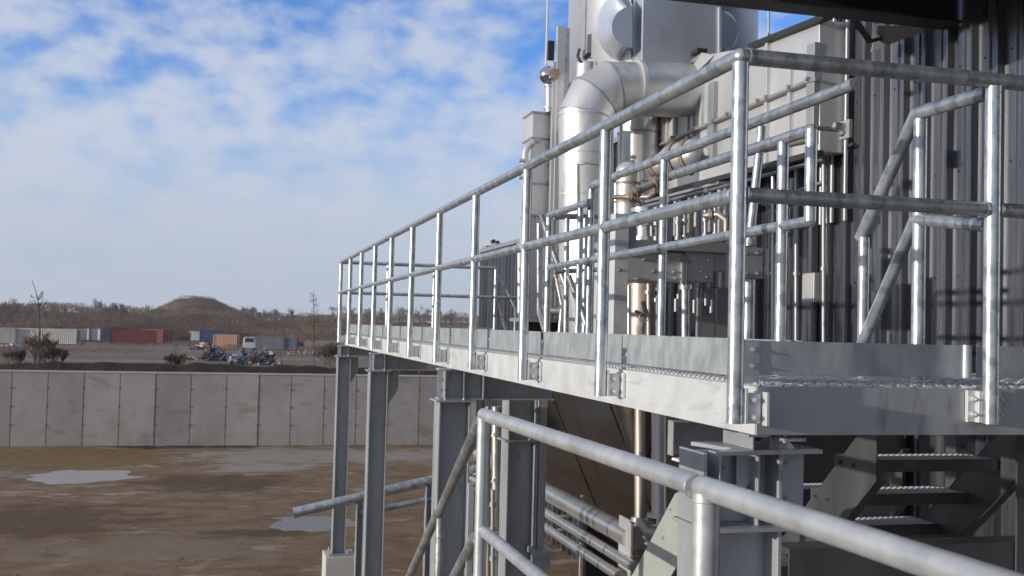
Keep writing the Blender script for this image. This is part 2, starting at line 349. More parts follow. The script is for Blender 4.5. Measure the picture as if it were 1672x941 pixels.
# clods and stones scattered over the mud
rr_ = random.Random(42); vs = []; fs = []
for k in range(2600):
    y = 9+27.5*rr_.random(); x = rr_.uniform(-.34, .34)*y+1; r_ = rr_.choice((.008, .012, .012, .018, .03))*rr_.uniform(.7, 1.4); z_ = ground_h(x, y)
    if z_ < GZ+.005: continue
    i_ = len(vs); a_ = rr_.uniform(0, PI)
    for q in range(5): t_ = a_+2*PI*q/5; vs.append((x+r_*rr_.uniform(.7, 1.3)*math.cos(t_), y+r_*rr_.uniform(.7, 1.3)*math.sin(t_), z_-.004))
    vs.append((x+r_*.2, y, z_+r_*rr_.uniform(.4, .9))); fs += [(i_+q, i_+(q+1) % 5, i_+5) for q in range(5)]
me = bpy.data.meshes.new('gravel'); me.from_pydata(vs, [], fs); me.materials.append(soil if False else ochre)
tag((lambda o_: (COL.objects.link(o_), o_)[1])(bpy.data.objects.new('gravel', me)), 'small stones and clods scattered over the muddy ground', 'gravel', kind='stuff')

# ============================================================ CONCRETE WALL (12 m high-water style form panels)
WY = 37.6; WT = -1.80
t = thing('concrete_wall', 'long grey formed concrete retaining wall with vertical panel joints across the yard', 'retaining wall', (0, WY, GZ))
g = MB()
jx = [U(px_, 660, Y=WY).x for px_ in (18, 77, 136, 195, 253, 311, 369, 422, 475, 529)]
pitch = (jx[-1]-jx[0])/9
panel_tone(conc, jx[0], pitch, .86, 1.1)
xs = [jx[0]-pitch*k for k in range(9, 0, -1)]+jx+[jx[-1]+pitch*k for k in range(1, 20)]
for i, (a, b) in enumerate(zip(xs[:-1], xs[1:])):
    dy = rnd.uniform(0, .012)
    g.box(a+.012, b-.012, WY+dy, WY+.3, GZ-.2, WT-.04)
g.build('wall_panels', conc, t)
g = MB(); g.box(xs[0], xs[-1], WY+.03, WY+.29, GZ-.2, WT-.045); 
for x in xs:
    for z in (-2.35, -2.95, -3.55): g.tube([(x, WY-.006, z), (x, WY+.04, z)], .032, 8)
g.build('joint_filler', mat('dark_joint_grout', (.10, .088, .075), 0, .9), t)  # dark grout colour of the joints and tie holes
g = MB(); g.box(xs[0], xs[-1], WY-.02, WY+.33, WT-.04, WT); g.build('coping', conccap, t)

# ============================================================ BRUSH, TREES
def blades(seed, count, area, hfun, basefun, wid, m, name):
    rr = random.Random(seed); vs = []; fs = []
    for k in range(count):
        x, y = area(rr); b = basefun(x, y); h = hfun(x, y, rr)
        if h <= 0: continue
        a = rr.uniform(0, PI); lw = rr.uniform(*wid); lx = rr.uniform(-.35, .35)*h; ly = rr.uniform(-.35, .35)*h
        z0_ = b+rr.uniform(0, .55)*h
        i = len(vs); dx = math.cos(a)*lw; dy = math.sin(a)*lw
        vs += [(x-dx, y-dy, z0_), (x+dx, y+dy, z0_), (x+lx, y+ly, b+h)]; fs.append((i, i+1, i+2))
    b_ = MB(); b_.v = [Vector(v) for v in vs]; b_.f = fs; b_.sm = [False]*len(fs)
    me = bpy.data.meshes.new(name); me.from_pydata(vs, [], fs); me.materials.append(m)
    o = bpy.data.objects.new(name, me); COL.objects.link(o); return o
def clump(x, y, s=.06): return noise.noise((x*s, y*s, 3.3))
MC = U(318, 500, Y=335).x
def canopy(x, y):
    c_ = 2.6+1.6*noise.noise((x*.05, y*.05, 3.3))+1.0*noise.noise((x*.16, y*.12, 8.1))+.4*noise.noise((x*.5, y*.4, 2.))
    if math.hypot(x-MC, y-335) < 15: c_ *= .12+.25*max(0, noise.noise((x*.4, y*.4, 4)))
    return max(.15, c_)
rr_ = random.Random(1); vs = []; fs = []
for k in range(150000):
    y = rr_.uniform(262, 345); x = rr_.uniform(-.24, .56)*y
    ch = canopy(x, y); z_ = far_h(x, y)+ch*rr_.uniform(.1, 1)**.6; ln_ = rr_.uniform(.2, .55)*(.5+.5*min(1, ch/2)); wd_ = rr_.uniform(.04, .13)
    dx = rr_.uniform(-.6, .6)*ln_; a_ = rr_.uniform(0, PI); i_ = len(vs)
    vs += [(x-math.cos(a_)*wd_, y-math.sin(a_)*wd_, z_-ln_*.5), (x+math.cos(a_)*wd_, y+math.sin(a_)*wd_, z_-ln_*.5), (x+dx, y, z_+ln_*.5)]; fs.append((i_, i_+1, i_+2))
me = bpy.data.meshes.new('scrubland'); me.from_pydata(vs, [], fs); me.materials.append(brushm)
o = bpy.data.objects.new('scrubland', me); COL.objects.link(o)
tag(o, 'mass of bare brown scrub on the far bank', 'scrub', kind='stuff')
o = blades(2, 9000, lambda r: (r.uniform(-22, 28), r.uniform(39, 44)),
    lambda x, y, r: max(0, .18+.45*clump(x, y, .35)+r.uniform(-.1, .15)), lambda x, y: -1.95-(max(0, y-41))*.35, (.004, .02), twig, 'dry_grass')
tag(o, 'low dry grass and weeds behind the concrete wall', 'dry grass', kind='stuff')
o = blades(5, 14000, lambda r: (lambda y: (r.uniform(-.24, .56)*y, y))(r.uniform(60, 190)),
    lambda x, y, r: max(0, -.1+1.1*clump(x, y, .05)+r.uniform(-.2, .2)), lambda x, y: GZ-.05, (.02, .12), brushm, 'weed_cover')
tag(o, 'patchy brown weeds over the storage yard', 'weeds', kind='stuff')

def branch(b, p, d, ln, r_, depth, rr, spread, up_=.12, split=3, minr=.004):
    q = p+d*ln; n_ = 5 if depth > 2 else 3
    mid = p+d*(ln*.5)+Vector((rr.uniform(-1, 1), rr.uniform(-1, 1), rr.uniform(-.5, .5)))*ln*.06
    b[0 if depth > 3 else 1].tube([p, mid, q], r_, n_, False, [r_, r_*.85, max(minr, r_*.65)])
    if depth == 0: return
    for k in range(split if depth > 1 else split+1):
        ax = Vector((rr.uniform(-1, 1), rr.uniform(-1, 1), rr.uniform(-.4, .6))).normalized()
        nd = (d+ax*spread+Vector((0, 0, up_))).normalized()
        branch(b, p+d*(ln*rr.uniform(.55, 1)), nd, ln*rr.uniform(.6, .82), max(minr, r_*.58), depth-1, rr, spread, up_, split, minr)
def bare_tree(base, h, seed, label, spread=.75, group='bare trees along the far bank', depth=5, thick=.026, minr=.022, split=3, name='bare_tree', tl=.25, tw=twig):
    rr = random.Random(seed); t = thing(name, label, 'tree', base, group)
    b = [MB(), MB()]
    branch(b, Vector(base)-Vector((0, 0, .2)), Vector((rr.uniform(-.06, .06), 0, 1)).normalized(), h*tl, h*thick, depth, rr, spread, .20, split, minr)
    b[0].build('trunk', bark, t); b[1].build('crown', tw, t); return t
def tree_at(px_, pyb, Y, pyt, *a, **k):
    p = U(px_, pyb, Y=Y); q = U(px_, pyt, Y=Y); p.z = far_h(p.x, p.y); return bare_tree(p, (q.z-p.z)*1.28, *a, **k)
tree_at(196, 530, 262, 487, 3, 'bare tree with a forked dark trunk and wide crown left of the mound', .62, depth=6)
tree_at(174, 524, 272, 486, 4, 'bare tree with a narrow pale crown just left of the forked tree', .6, depth=6)
tree_at(6, 520, 255, 479, 5, 'bare tree with a dense crown at the left edge of the scrub bank', .7, depth=6)
tree_at(34, 520, 262, 484, 6, 'bare tree with a low dense crown behind the tall thin sapling', .75, depth=6)
tree_at(74, 520, 275, 489, 16, 'low bare tree right of the tall thin sapling on the bank', .75)
for i, (px_, top, lab) in enumerate(((242, 492, 'small bare tree on the skyline at the left foot of the mound'), (262, 494, 'thin bare tree on the skyline close against the mound slope'), (372, 492, 'bare tree on the skyline at the right foot of the mound'),
        (400, 493, 'small bare tree on the skyline right of the mound'), (430, 496, 'low bare tree on the skyline between the mound and thin pole tree'),
        (548, 490, 'bare tree on the skyline behind the far corner of the walkway'), (655, 489, 'broad bare tree seen between the far walkway posts'), (690, 491, 'bare tree right of the broad tree behind the railing'), (742, 497, 'small bare tree seen through the railing next to the dark building'))):
    tree_at(px_, 520, 300, top, 20+i, lab, .7, depth=5)
for i, (px_, top, Y_, lab) in enumerate(((18, 481, 280, 'tall bare tree behind the dense tree at the left edge'), (52, 483, 285, 'bare tree with a round crown left of the tall thin sapling'), (92, 491, 300, 'small round bare tree between the sapling and the narrow crowned tree'), (110, 494, 300, 'tiny bare tree on the skyline left of the narrow crowned tree'),
        (140, 493, 300, 'low bare tree on the skyline just left of the narrow crowned tree'), (388, 494, 310, 'small bare tree on the skyline between two others right of the mound'), (415, 495, 310, 'thin low bare tree on the skyline over the peach container'), (450, 497, 310, 'tiny bare tree on the skyline over the grey container'), (480, 497, 310, 'tiny bare tree on the skyline over the blue grey container'),
        (575, 492, 300, 'bare tree seen between the first far guardrail posts'), (600, 492, 300, 'bare tree seen behind the far guardrail, third from the left'), (625, 491, 300, 'bare tree with a round crown left of the broad tree behind the railing'), (715, 494, 300, 'thin bare tree seen behind the far guardrail near the dark building'))):
    tree_at(px_, 520, Y_, top, 60+i, lab, .7, depth=5)
# near saplings and bushes just behind the wall
def sapling(lab, pts, Y, r0_, r1_, twigs, tl, seed, low=.15, hi_=.97):
    rr = random.Random(seed); P = [U(x, y, Y=Y) for x, y in pts]; t = thing('sapling', lab, 'tree', P[0]); b = MB(); n_ = len(P)
    b.tube(P, r0_, 6, True, [r0_+(r1_-r0_)*k/(n_-1) for k in range(n_)]); b.build('trunk', bark, t); b = MB()
    for k in range(twigs):
        f_ = rr.uniform(low, hi_)*(n_-1); a_ = int(f_); p = P[a_]+(P[a_+1]-P[a_])*(f_-a_); l_ = tl*(1.15-f_/(n_-1))*rr.uniform(.5, 1.2); sx = rr.choice((-1, 1))
        q = p+Vector((sx*l_*rr.uniform(.4, 1), rr.uniform(-.4, .4)*l_, l_*rr.uniform(.3, 1.0))); m_ = p+(q-p)*.5+Vector((0, 0, -.05*l_))
        b.tube([p, m_, q], .009, 3, False, [.011, .009, .006])
        for _ in range(2): w_ = m_+(q-m_)*rr.random(); b.tube([w_, w_+Vector((sx*l_*.2*rr.random(), 0, l_*.3))], .006, 3, False)
    b.build('crown', twig, t)
sapling('tall thin sapling with a bent tip behind the left of the wall', [(64, 606), (64, 570), (65, 540), (64, 512), (62, 490), (58, 474), (52, 458)], 44, .035, .010, 26, .7, 44, .15, .72)
sapling('thin upright sapling behind the wall left of the far column', [(513, 608), (512, 575), (513, 540), (512, 510), (512, 474)], 55, .035, .010, 60, .75, 47, .3)
sapling('very thin short sapling behind the middle of the wall', [(286, 606), (287, 590), (286, 570), (288, 556)], 44, .018, .008, 12, .4, 48)
for i, (px_, Y, hh, lab) in enumerate(((62, 43, 1.35, 'bare twiggy bush at the foot of the tall thin sapling'), (88, 43.5, .9, 'small reddish bare bush right of the twiggy bush'), (25, 43, .85, 'small bare bush at the left end of the wall'),
        (290, 43.5, .7, 'low bare bush behind the middle of the wall'), (536, 46, 1.2, 'bare bush beside the far column behind the wall'))):
    p = U(px_, 600, Y=Y); p.z = -2.1
    t = thing('bare_bush', lab, 'bush', p, 'bare bushes behind the concrete wall'); b = MB(); rr = random.Random(70+i)
    for k in range(9):
        bb = [b, b]; branch(bb, p+Vector((rr.uniform(-.25, .25), rr.uniform(-.2, .2), 0)), Vector((rr.uniform(-.5, .5), rr.uniform(-.4, .4), 1)).normalized(), hh*.42, .010, 4, rr, .5, .15, 3, .008)
    b.build('branches', twig, t)

# ============================================================ STORAGE YARD THINGS
def container(px0, px1, yb, lab, m, length, Y, ang, endm=None, h=2.6, wd=2.44, name='shipping_container', doors=True, hole=False):
    h = min(h, 2.15)
    c = U((px0+px1)/2, yb, Y=Y); c.z = GZ
    t = thing(name, lab, 'container', c, 'shipping containers in the storage yard')
    ca, sa = math.cos(ang), math.sin(ang)
    def W(x, y, z): return (c.x+x*ca-y*sa, c.y+x*sa+y*ca, GZ+.1+z)
    nr = int(length/.28)
    for side in (-1, 1):
        b = MB()                                     # ribbed long sides
        pts = []
        for k in range(nr*4+1):
            x = -length/2+length*k/(nr*4); o_ = (.0, .0, .07, .07)[k % 4]; pts.append((x, side*(wd/2-o_)))
        vs = [W(x, y, z) for z in (.15, h-.12) for x, y in pts]; m_ = len(pts)
        b.add(vs, [(i, i+1, m_+i+1, m_+i) for i in range(m_-1)])
        b.build('side_wall', m, t)
    b = MB()
    def rb(x_0, x_1, y_0, y_1, z_0, z_1, bb):
        vs = [W(x, y, z) for z in (z_0, z_1) for y in (y_0, y_1) for x in (x_0, x_1)]
        bb.add(vs, [(0, 2, 3, 1), (4, 5, 7, 6), (0, 1, 5, 4), (2, 6, 7, 3), (0, 4, 6, 2), (1, 3, 7, 5)])
    L2 = length/2; W2 = wd/2
    for sy in (-1, 1):
        rb(-L2, L2, sy*W2-.05, sy*W2+.05, 0, .16, b); rb(-L2, L2, sy*W2-.05, sy*W2+.05, h-.13, h, b)
        for sx in (-1, 1): rb(sx*L2-.07, sx*L2+.07, sy*W2-.07, sy*W2+.07, 0, h, b)
    rb(-L2, L2, -W2, W2, h-.08, h-.03, b); rb(-L2, L2, -W2, W2, .03, .1, b)
    b.build('frame', m, t)
    for sx in (-1, 1):
        b = MB()
        if doors:
            for q in (-1, 1): rb(sx*(L2-.03)-.03, sx*(L2-.03)+.03, min(q*W2*.96, q*.01), max(q*W2*.96, q*.01), .14, h-.12, b)
        b2 = b.build('door', endm or m, t)
        lb = MB()
        for q in (-.6, -.3, .3, .6): lb.tube([W(sx*(L2+.03), q, .2), W(sx*(L2+.03), q, h-.2)], .03, 6)
        lb.build('lock_rod', pgrey, b2)
    return t
SY = 172
container(-40, 18, 561, 'white shipping container cut off by the left edge of the photo', pwhite, 6, SY, R(2), pgrey)
container(16, 40, 559, 'dark blue shipping container between the two white ones', pblue, 5, SY+14, R(60), pblack)
container(32, 124, 561.5, 'long faded white ribbed shipping container with a grey end', pwhite, 8.6, SY, R(-8), pgrey)
container(92, 152, 551, 'reddish shipping container behind the long white one', pred, 6.5, SY+40, R(0))
container(118, 136, 557, 'blue shipping container right of the long white one', pblue, 5.5, SY+26, R(70), pblue)
container(136, 152, 557, 'white and blue shipping container second right of the long white one', pblue, 5.5, SY+26, R(76), pwhite)
container(153, 170, 557, 'pale shipping container with a white end left of the dark red ones', pbg, 5.5, SY+26, R(76), plwhite)
container(168, 190, 556, 'dark red shipping container left of the long red one', pdred, 6, SY+34, R(50), pdred)
container(187, 247, 556.5, 'long oxide red shipping container in the middle of the row', pred, 6.9, SY+12, R(-3), pred)
container(244, 266, 555, 'short oxide red shipping container at the right end of the red ones', pred, 4.6, SY+24, R(-35), pred)
container(268, 305, 554, 'low dark brown skip container right of the red containers', pbrown, 5, SY+40, R(-4), h=1.5)
container(312, 338, 553, 'pale shipping container with rust marks left of the blue one', plwhite, 3.6, SY+48, R(-4), porange, h=1.7)
container(333, 357, 554, 'blue shipping container left of the peach one', pblue, 3.8, SY+38, R(-6))
container(356, 384, 560, 'peach shipping container lit by the sun behind the scrap heap', ppeach, 3.2, 160, R(-10), ppeach, h=2.0)
container(382, 400, 556, 'brown shipping container right of the peach one', pbrown, 3, 185, R(0), h=2.0)
container(418, 456, 560, 'long grey shipping container behind the scrap heap', pgrey, 4.6, 165, R(-3), h=1.75)
container(455, 482, 560, 'blue grey shipping container at the right end of the yard', pbg, 3, 165, R(-12), h=1.75)
# white cab truck
c = U(407, 562, Y=150); c.z = GZ
t = thing('truck', 'small white cab truck among the scrap right of the peach container', 'truck', c)
b = MB(); b.box(c.x-.8, c.x+.8, c.y, c.y+1.8, GZ+.5, GZ+1.25); b.prism([(c.x-.75, c.y+.25, GZ+1.25), (c.x+.75, c.y+.25, GZ+1.25), (c.x+.65, c.y+.45, GZ+1.95), (c.x-.65, c.y+.45, GZ+1.95)], (0, 1.2, 0)); b.box(c.x-.7, c.x+.8, c.y+1.9, c.y+5, GZ+.7, GZ+1.7); b.build('body', plwhite, t, .05)
b = MB(); b.prism([(c.x-.62, c.y+.24, GZ+1.3), (c.x+.62, c.y+.24, GZ+1.3), (c.x+.55, c.y+.42, GZ+1.85), (c.x-.55, c.y+.42, GZ+1.85)], (0, -.03, 0)); b.build('windscreen', pblack, t)
for sx in (-.7, .7):
    for yy in (.5, 4): b = MB(); b.tube([(c.x+sx-.12, c.y+yy, GZ+.4), (c.x+sx+.12, c.y+yy, GZ+.4)], .4, 16); b.build('wheel', pblack, t)
# excavator
c = U(486, 553, Y=190); c.z = GZ
t = thing('excavator', 'small rusty orange excavator beside the blue grey container', 'excavator', c)
b = MB(); b.box(c.x-1.3, c.x+1.1, c.y-.4, c.y+.2, GZ, GZ+.7); b.box(c.x-1.3, c.x+1.1, c.y+1.2, c.y+1.8, GZ, GZ+.7); b.build('track', pblack, t, .2)
b = MB(); b.box(c.x-.4, c.x+1.3, c.y-.2, c.y+1.6, GZ+.8, GZ+1.7); b.box(c.x-.9, c.x-.2, c.y-.2, c.y+.6, GZ+.8, GZ+2.3); b.build('body', porange, t, .08)
b = MB(); b.bar((c.x-.9, c.y+.9, GZ+1.2), (c.x-2.5, c.y+.9, GZ+2.4), .3, .3); b.bar((c.x-2.5, c.y+.9, GZ+2.4), (c.x-3.4, c.y+.9, GZ+1.0), .25, .25); b.build('arm', porange, t); 
b = MB(); b.prism([(c.x-3.7, c.y+.6, GZ+1.0), (c.x-3.1, c.y+.6, GZ+1.1), (c.x-3.0, c.y+.6, GZ+.4), (c.x-3.5, c.y+.6, GZ+.3)], (0, .6, 0)); b.build('bucket', pblack, t)
# scrap heaps
def heap(name, lab, px0, px1, yb, Y, h, mats, n, seed, big=.8, cat='scrap heap'):
    a = U(px0, yb, Y=Y).x; e = U(px1, yb, Y=Y).x; cx = (a+e)/2; rr = random.Random(seed); hw = (e-a)/2
    t = thing(name, lab, cat, (cx, Y, GZ)); bs = [MB() for _ in mats]
    for k in range(n):
        u_ = rr.uniform(-1, 1); v_ = rr.uniform(-1, 1)
        hh = h*max(0, 1-u_*u_)**.7*(1-.5*abs(v_)); z = GZ+rr.uniform(0, 1)*hh
        p = Vector((cx+u_*hw, Y+v_*hw*.6, z)); b = bs[rr.randrange(len(bs))]; kind = rr.random()
        d = Vector((rr.uniform(-1, 1), rr.uniform(-1, 1), rr.uniform(-.4, .5))).normalized()
        s_ = big*rr.uniform(.3, 1)
        if kind < .4: b.bar(p-d*s_, p+d*s_, .07, .05)
        elif kind < .75: b.bar(p-d*s_*.5, p+d*s_*.5, s_*.8, .05, (rr.uniform(-1, 1), rr.uniform(-1, 1), 1))
        else: b.bar(p-d*s_*.35, p+d*s_*.35, s_*.5, s_*.45, (rr.uniform(-.3, .3), 0, 1))
    for b, (m, nm) in zip(bs, mats):
        if b.v: b.build(nm, m, t)
    return t
heap('scrap_heap', 'tangled heap of white and black scrap metal in the yard', 376, 408, 588, 108, 1.3, [(plwhite, 'light_scrap'), (pblack, 'dark_scrap'), (pgrey, 'grey_scrap'), (pbg, 'blue_scrap')], 190, 5)
heap('scrap_heap', 'dark heap of scrap under a blue tarpaulin left of the tangled heap', 330, 376, 583, 116, 1.35, [(pblack, 'dark_scrap'), (pblue, 'blue_tarpaulin'), (pbrown, 'rusty_scrap'), (pgrey, 'sheet_scrap')], 200, 6, .9)
heap('scrap_heap', 'low dark blue heap of scrap right of the tangled heap', 402, 456, 588, 108, .95, [(pscrap, 'blue_scrap'), (pblack, 'dark_scrap'), (pbrown, 'rusty_scrap'), (plwhite, 'light_scrap')], 220, 7, .8)
heap('rubble_pile', 'small low heap of yellowish rubble left of the blue tarpaulin', 300, 330, 582, 118, .4, [(pyel, 'yellow_rubble'), (plwhite, 'pale_rubble'), (pbrown, 'brown_rubble')], 90, 8, .35, 'rubble')
heap('scrap_heap', 'small dark scrap heap in front of the blue container', 315, 356, 559, 158, 1.1, [(pblack, 'dark_scrap'), (plwhite, 'light_scrap'), (porange, 'rust_scrap')], 90, 9, .8)
heap('scrap_heap', 'pale scrap strewn in front of the grey container', 414, 450, 568, 140, .6, [(plwhite, 'light_scrap'), (pgrey, 'grey_scrap'), (pbrown, 'brown_scrap')], 70, 10, .6)
heap('scrap_heap', 'white scrap strewn in front of the dark blue container', 0, 36, 565, 155, .5, [(plwhite, 'light_scrap'), (pgrey, 'grey_scrap')], 60, 12, .5)
heap('rubble_pile', 'scattered pale rubble right of the scrap heaps under the thin sapling', 470, 540, 566, 145, .5, [(pyel, 'yellow_rubble'), (plwhite, 'pale_rubble'), (pbrown, 'brown_rubble')], 60, 13, .4, 'rubble')
c = U(437, 590, Y=104)
b = MB(); b.tube([(c.x-.1, 104, GZ+.25), (c.x+.25, 104, GZ+.25)], .3, 16); b.build('x', pblack) and None
bpy.data.objects.remove(bpy.data.objects['x'])

# ============================================================ DARK RIBBED BUILDING
BX = 6.3; PT = .33
t = thing('ribbed_building', 'dark grey ribbed metal plant building along the right side', 'building', (BX, 9, GZ))
def ribs(b, ya, yb, za, zb, x=BX, pt=PT, dep=.06, ztop=None):
    k = int(math.floor(ya/pt)); pts = []
    while k*pt < yb:
        y = k*pt
        for o_, d in ((0, 0), (.42, 0), (.47, -dep), (.56, -dep), (.58, -.006), (.90, -.006), (.93, -.02), (.97, -.02)):
            yy = y+o_*pt
            if ya <= yy <= yb: pts.append((x+d, yy))
        k += 1
    m_ = len(pts); vs = [(p[0], p[1], za) for p in pts]+[(p[0], p[1], zb if ztop is None else ztop(p[1])) for p in pts]
    b.add(vs, [(i, m_+i, m_+i+1, i+1) for i in range(m_-1)])
b = MB(); ribs(b, -8, 10.62, GZ, 6.5); ribs(b, 10.62, 17.5, GZ, 3.2); ribs(b, 17.5, 27.3, GZ, 1.93)
for z_ in (-1.4, .55, 1.5, 2.45, 3.2):                      # screw rows
    k = int(5/PT)
    while k*PT < 14: b.box(BX-.012, BX, (k+.2)*PT-.008, (k+.2)*PT+.008, z_-.008, z_+.008); k += 1
b.build('ribbed_wall', siding, t)
b = MB(); b.box(BX+.02, BX+9, -8, 10.6, GZ, 6.4); b.box(BX+.02, BX+9, 10.61, 17.45, GZ, 3.15); b.box(BX+.02, BX+7, 17.46, 27.28, GZ, 1.88); b.build('inner_wall', darksteel, t)
b = MB(); b.box(BX-.07, BX+.03, 17.6, 27.36, 1.9, 1.99); b.box(BX-.07, BX+.03, 10.7, 17.5, 3.17, 3.26)
for yy in (25.6, 22.3, 26.6): b.box(BX-.05, BX+.2, yy, yy+.5, 1.99, 2.05)
b.build('eaves_trim', trim, t)
b = MB()
for yy, hh in ((26.3, .16), (25.9, .10), (23.2, .12)): b.tube([(BX+.05, yy, 1.98), (BX+.05, yy, 1.98+hh)], .04, 8); b.tube([(BX+.05, yy-.1, 1.98+hh), (BX+.05, yy+.1, 1.98+hh)], .045, 8)
b.build('roof_vent', darksteel, t)
for yy in (10.02, 10.28, 10.36, 10.50):                                    # light conduits down the wall by the silver housing
    b = MB(); b.tube([(BX-.09, yy, 1.2), (BX-.09, yy, 4.4)], .022, 10); b.build('conduit', trim, t)
# canopy
t = thing('canopy', 'dark steel canopy beam with an unseen roof edge for shade sticking out of the ribbed building overhead', 'canopy', (4.5, 8.4, 2.86))
yb_ = 8.35
b = MB()
A = U(1100, 6, Y=yb_); B = U(1553, 43, Y=yb_)
zL, zR = A.z, B.z
def zc(x): return zR
for (y_0, y_1, a_, h_) in ((yb_-.13, yb_+.13, 0, .02), (yb_-.008, yb_+.008, .02, .40), (yb_-.13, yb_+.13, .40, .42)):
    b.box(2.2, BX-.05, y_0, y_1, zR+a_, zR+h_)
b.build('canopy_beam', darksteel, t)
b = MB(); b.box(4.0, 4.08, -3, 7.6, 2.6, 4.6); b.build('shadow_fascia', darksteel, t)  # out of view, set to cast the shadow on the upper wall
b = MB(); b.box(2.2, BX-.03, -3, 8.5, zR+.43, zR+.55); b.build('shadow_roof', darksteel, t)  # unseen slab above the beam, put in for its shadow
b = MB(); p = U(1398, 35, Y=yb_); q = U(1425, 70, Y=9.3); r_ = U(1455, 45, Y=8.9)
b.bar(U(1397, 33, Y=8.6), U(1420, 68, Y=8.9), .05, .03); b.bar(U(1420, 68, Y=8.9), U(1440, 62, Y=9.1), .05, .03)
b.build('bracket_arm', darksteel, t)
b = MB(); b.prism([U(1432, 42, Y=9.0), U(1552, 42, Y=8.6), U(1480, 62, Y=8.9), U(1424, 84, Y=9.2), U(1430, 66, Y=9.2)], (0, .03, 0)); b.build('gusset_plate', trim, t)

# ============================================================ WALKWAY PLATFORM
X0 = 1.544; YC = 3.103; SP = 1.266; ZT = .877; ZM = .4365; ZB = -.286; RP = .0262
YE = YC+10*SP
BXA = 1.64; BYB = 3.15; ZBT = -.172; ZBB = -.328; DK = -.168
XR = 5.2
t = thing('walkway_platform', 'raised galvanised steel walkway with grating deck and pale edge beams', 'walkway', (BXA, BYB, ZBB))
b = MB(); 
cuts = [BYB+.006, 6.3, 9.35, 12.6, YE+.10]
for a_, e_ in zip(cuts[:-1], cuts[1:]):
    bb = MB(); bb.box(BXA, BXA+.008, a_, e_-.003, ZBB, ZBT); bb.box(BXA+.008, BXA+.07, a_, e_-.003, ZBB, ZBB+.008); bb.build('edge_beam', galvf, t, .0015)
bb = MB(); bb.box(BXA+.004, XR, BYB, BYB+.008, ZBB, ZBT); bb.box(BXA+.02, XR, BYB+.008, BYB+.07, ZBB, ZBB+.008); bb.build('edge_beam', galvc, t, .0015)
bb = MB(); bb.box(BXA+.01, 4.3, YE+.10, YE+.108, ZBB, ZBT); bb.build('edge_beam', galvf, t)
bb = MB(); bb.box(2.50, 2.508, 4.35, 12, ZBB, ZBT); bb.build('edge_beam', galvc, t)
# joists
for yy in (3.4+.25, 5.6, 8.15, 10.2, 12.0, 14.0, 15.6):
    bb = MB(); xe = 2.5 if yy < 11 else 4.2
    bb.box(BXA+.01, xe, yy-.003, yy+.003, ZBB+.01, DK-.035); bb.build('joist', galvc, t)
# toe boards: one plate per bay
for k in range(10):
    a_ = YC+k*SP+(.055 if k else .11); e_ = YC+(k+1)*SP-.012
    bb = MB(); bb.box(1.655, 1.661, a_, e_, -.147, -.022); bb.build('toe_board', galvt, t, .001)
pa = U(1216, 556, Y=3.2).x
bb = MB(); bb.box(pa, 2.485, 3.2, 3.206, -.136, -.025)
bb.box(pa-.006, pa+.05, 3.193, 3.1998, -.166, -.024)
for zz_ in (-.055, -.108): hexbolt(bb, (pa+.028, 3.193, zz_), (0, -1, 0), .007, .007)
bb.build('toe_board', galvt, t, .001)
bb = MB(); bb.box(2.505, XR, 3.2, 3.206, -.136, -.025); bb.build('toe_board', galvt, t, .001)
bb = MB(); bb.tube([(2.462, 3.2, -.137), (2.462, 3.2, -.024)], .016, 16); bb.build('toe_board', galvt, t)
bb = MB(); bb.box(BXA+.03, 4.0, YE+.02, YE+.026, -.147, -.022); bb.build('toe_board', galvt, t)
bb = MB(); bb.box(2.46, 2.466, 4.3, 8.05, -.15, -.03); bb.build('toe_board', galvt, t)
# grating
b = MB()
y = BYB+.012; 
while y < 12.0:
    b.box(BXA+.012, 2.495 if y > 4.35 else XR, y, y+.004, DK-.028, DK)
    y += .030 if y < 6.5 else .045
while y < YE+.09:
    b.box(BXA+.012, 4.2, y, y+.006, DK-.028, DK); y += .06
for k in range(11): b.box(BXA+.02+.0815*k, BXA+.026+.0815*k, BYB+.012, YE+.09, DK-.004, DK+.0015)
k = 0; x = 2.6
while x < XR: b.box(x, x+.006, BYB+.012, 4.34, DK-.004, DK+.0015); x += .08
x = 2.6
while x < 4.2: b.box(x, x+.006, 12.02, YE+.09, DK-.004, DK+.0015); x += .16
# serrated safety tread strips at the edges
y = BYB+.02
while y < 9.5:
    for xx in (BXA+.012, BXA+.055): b.box(xx, xx+.012, y, y+.022, DK, DK+.007)
    y += .040
x = BXA+.03
while x < 3.3:
    for j, yy in enumerate((BYB+.012, BYB+.05, BYB+.09, BYB+.15, BYB+.22, BYB+.31)): b.box(x+(j % 2)*.025, x+.026+(j % 2)*.025, yy, yy+.010, DK, DK+.006)
    x += .050
b.build('deck_grating', grate, t)
b = MB(); b.box(BXA+.03, XR, BYB+.36, BYB+1.15, DK-.003, DK+.0035)
for k in range(90):
    for q in range(9): xx = BXA+.05+k*.04; yy = BYB+.40+q*.085+(k % 2)*.04; b.box(xx, xx+.022, yy, yy+.008, DK+.0035, DK+.0065)
b.build('tread_plate', grate, t)

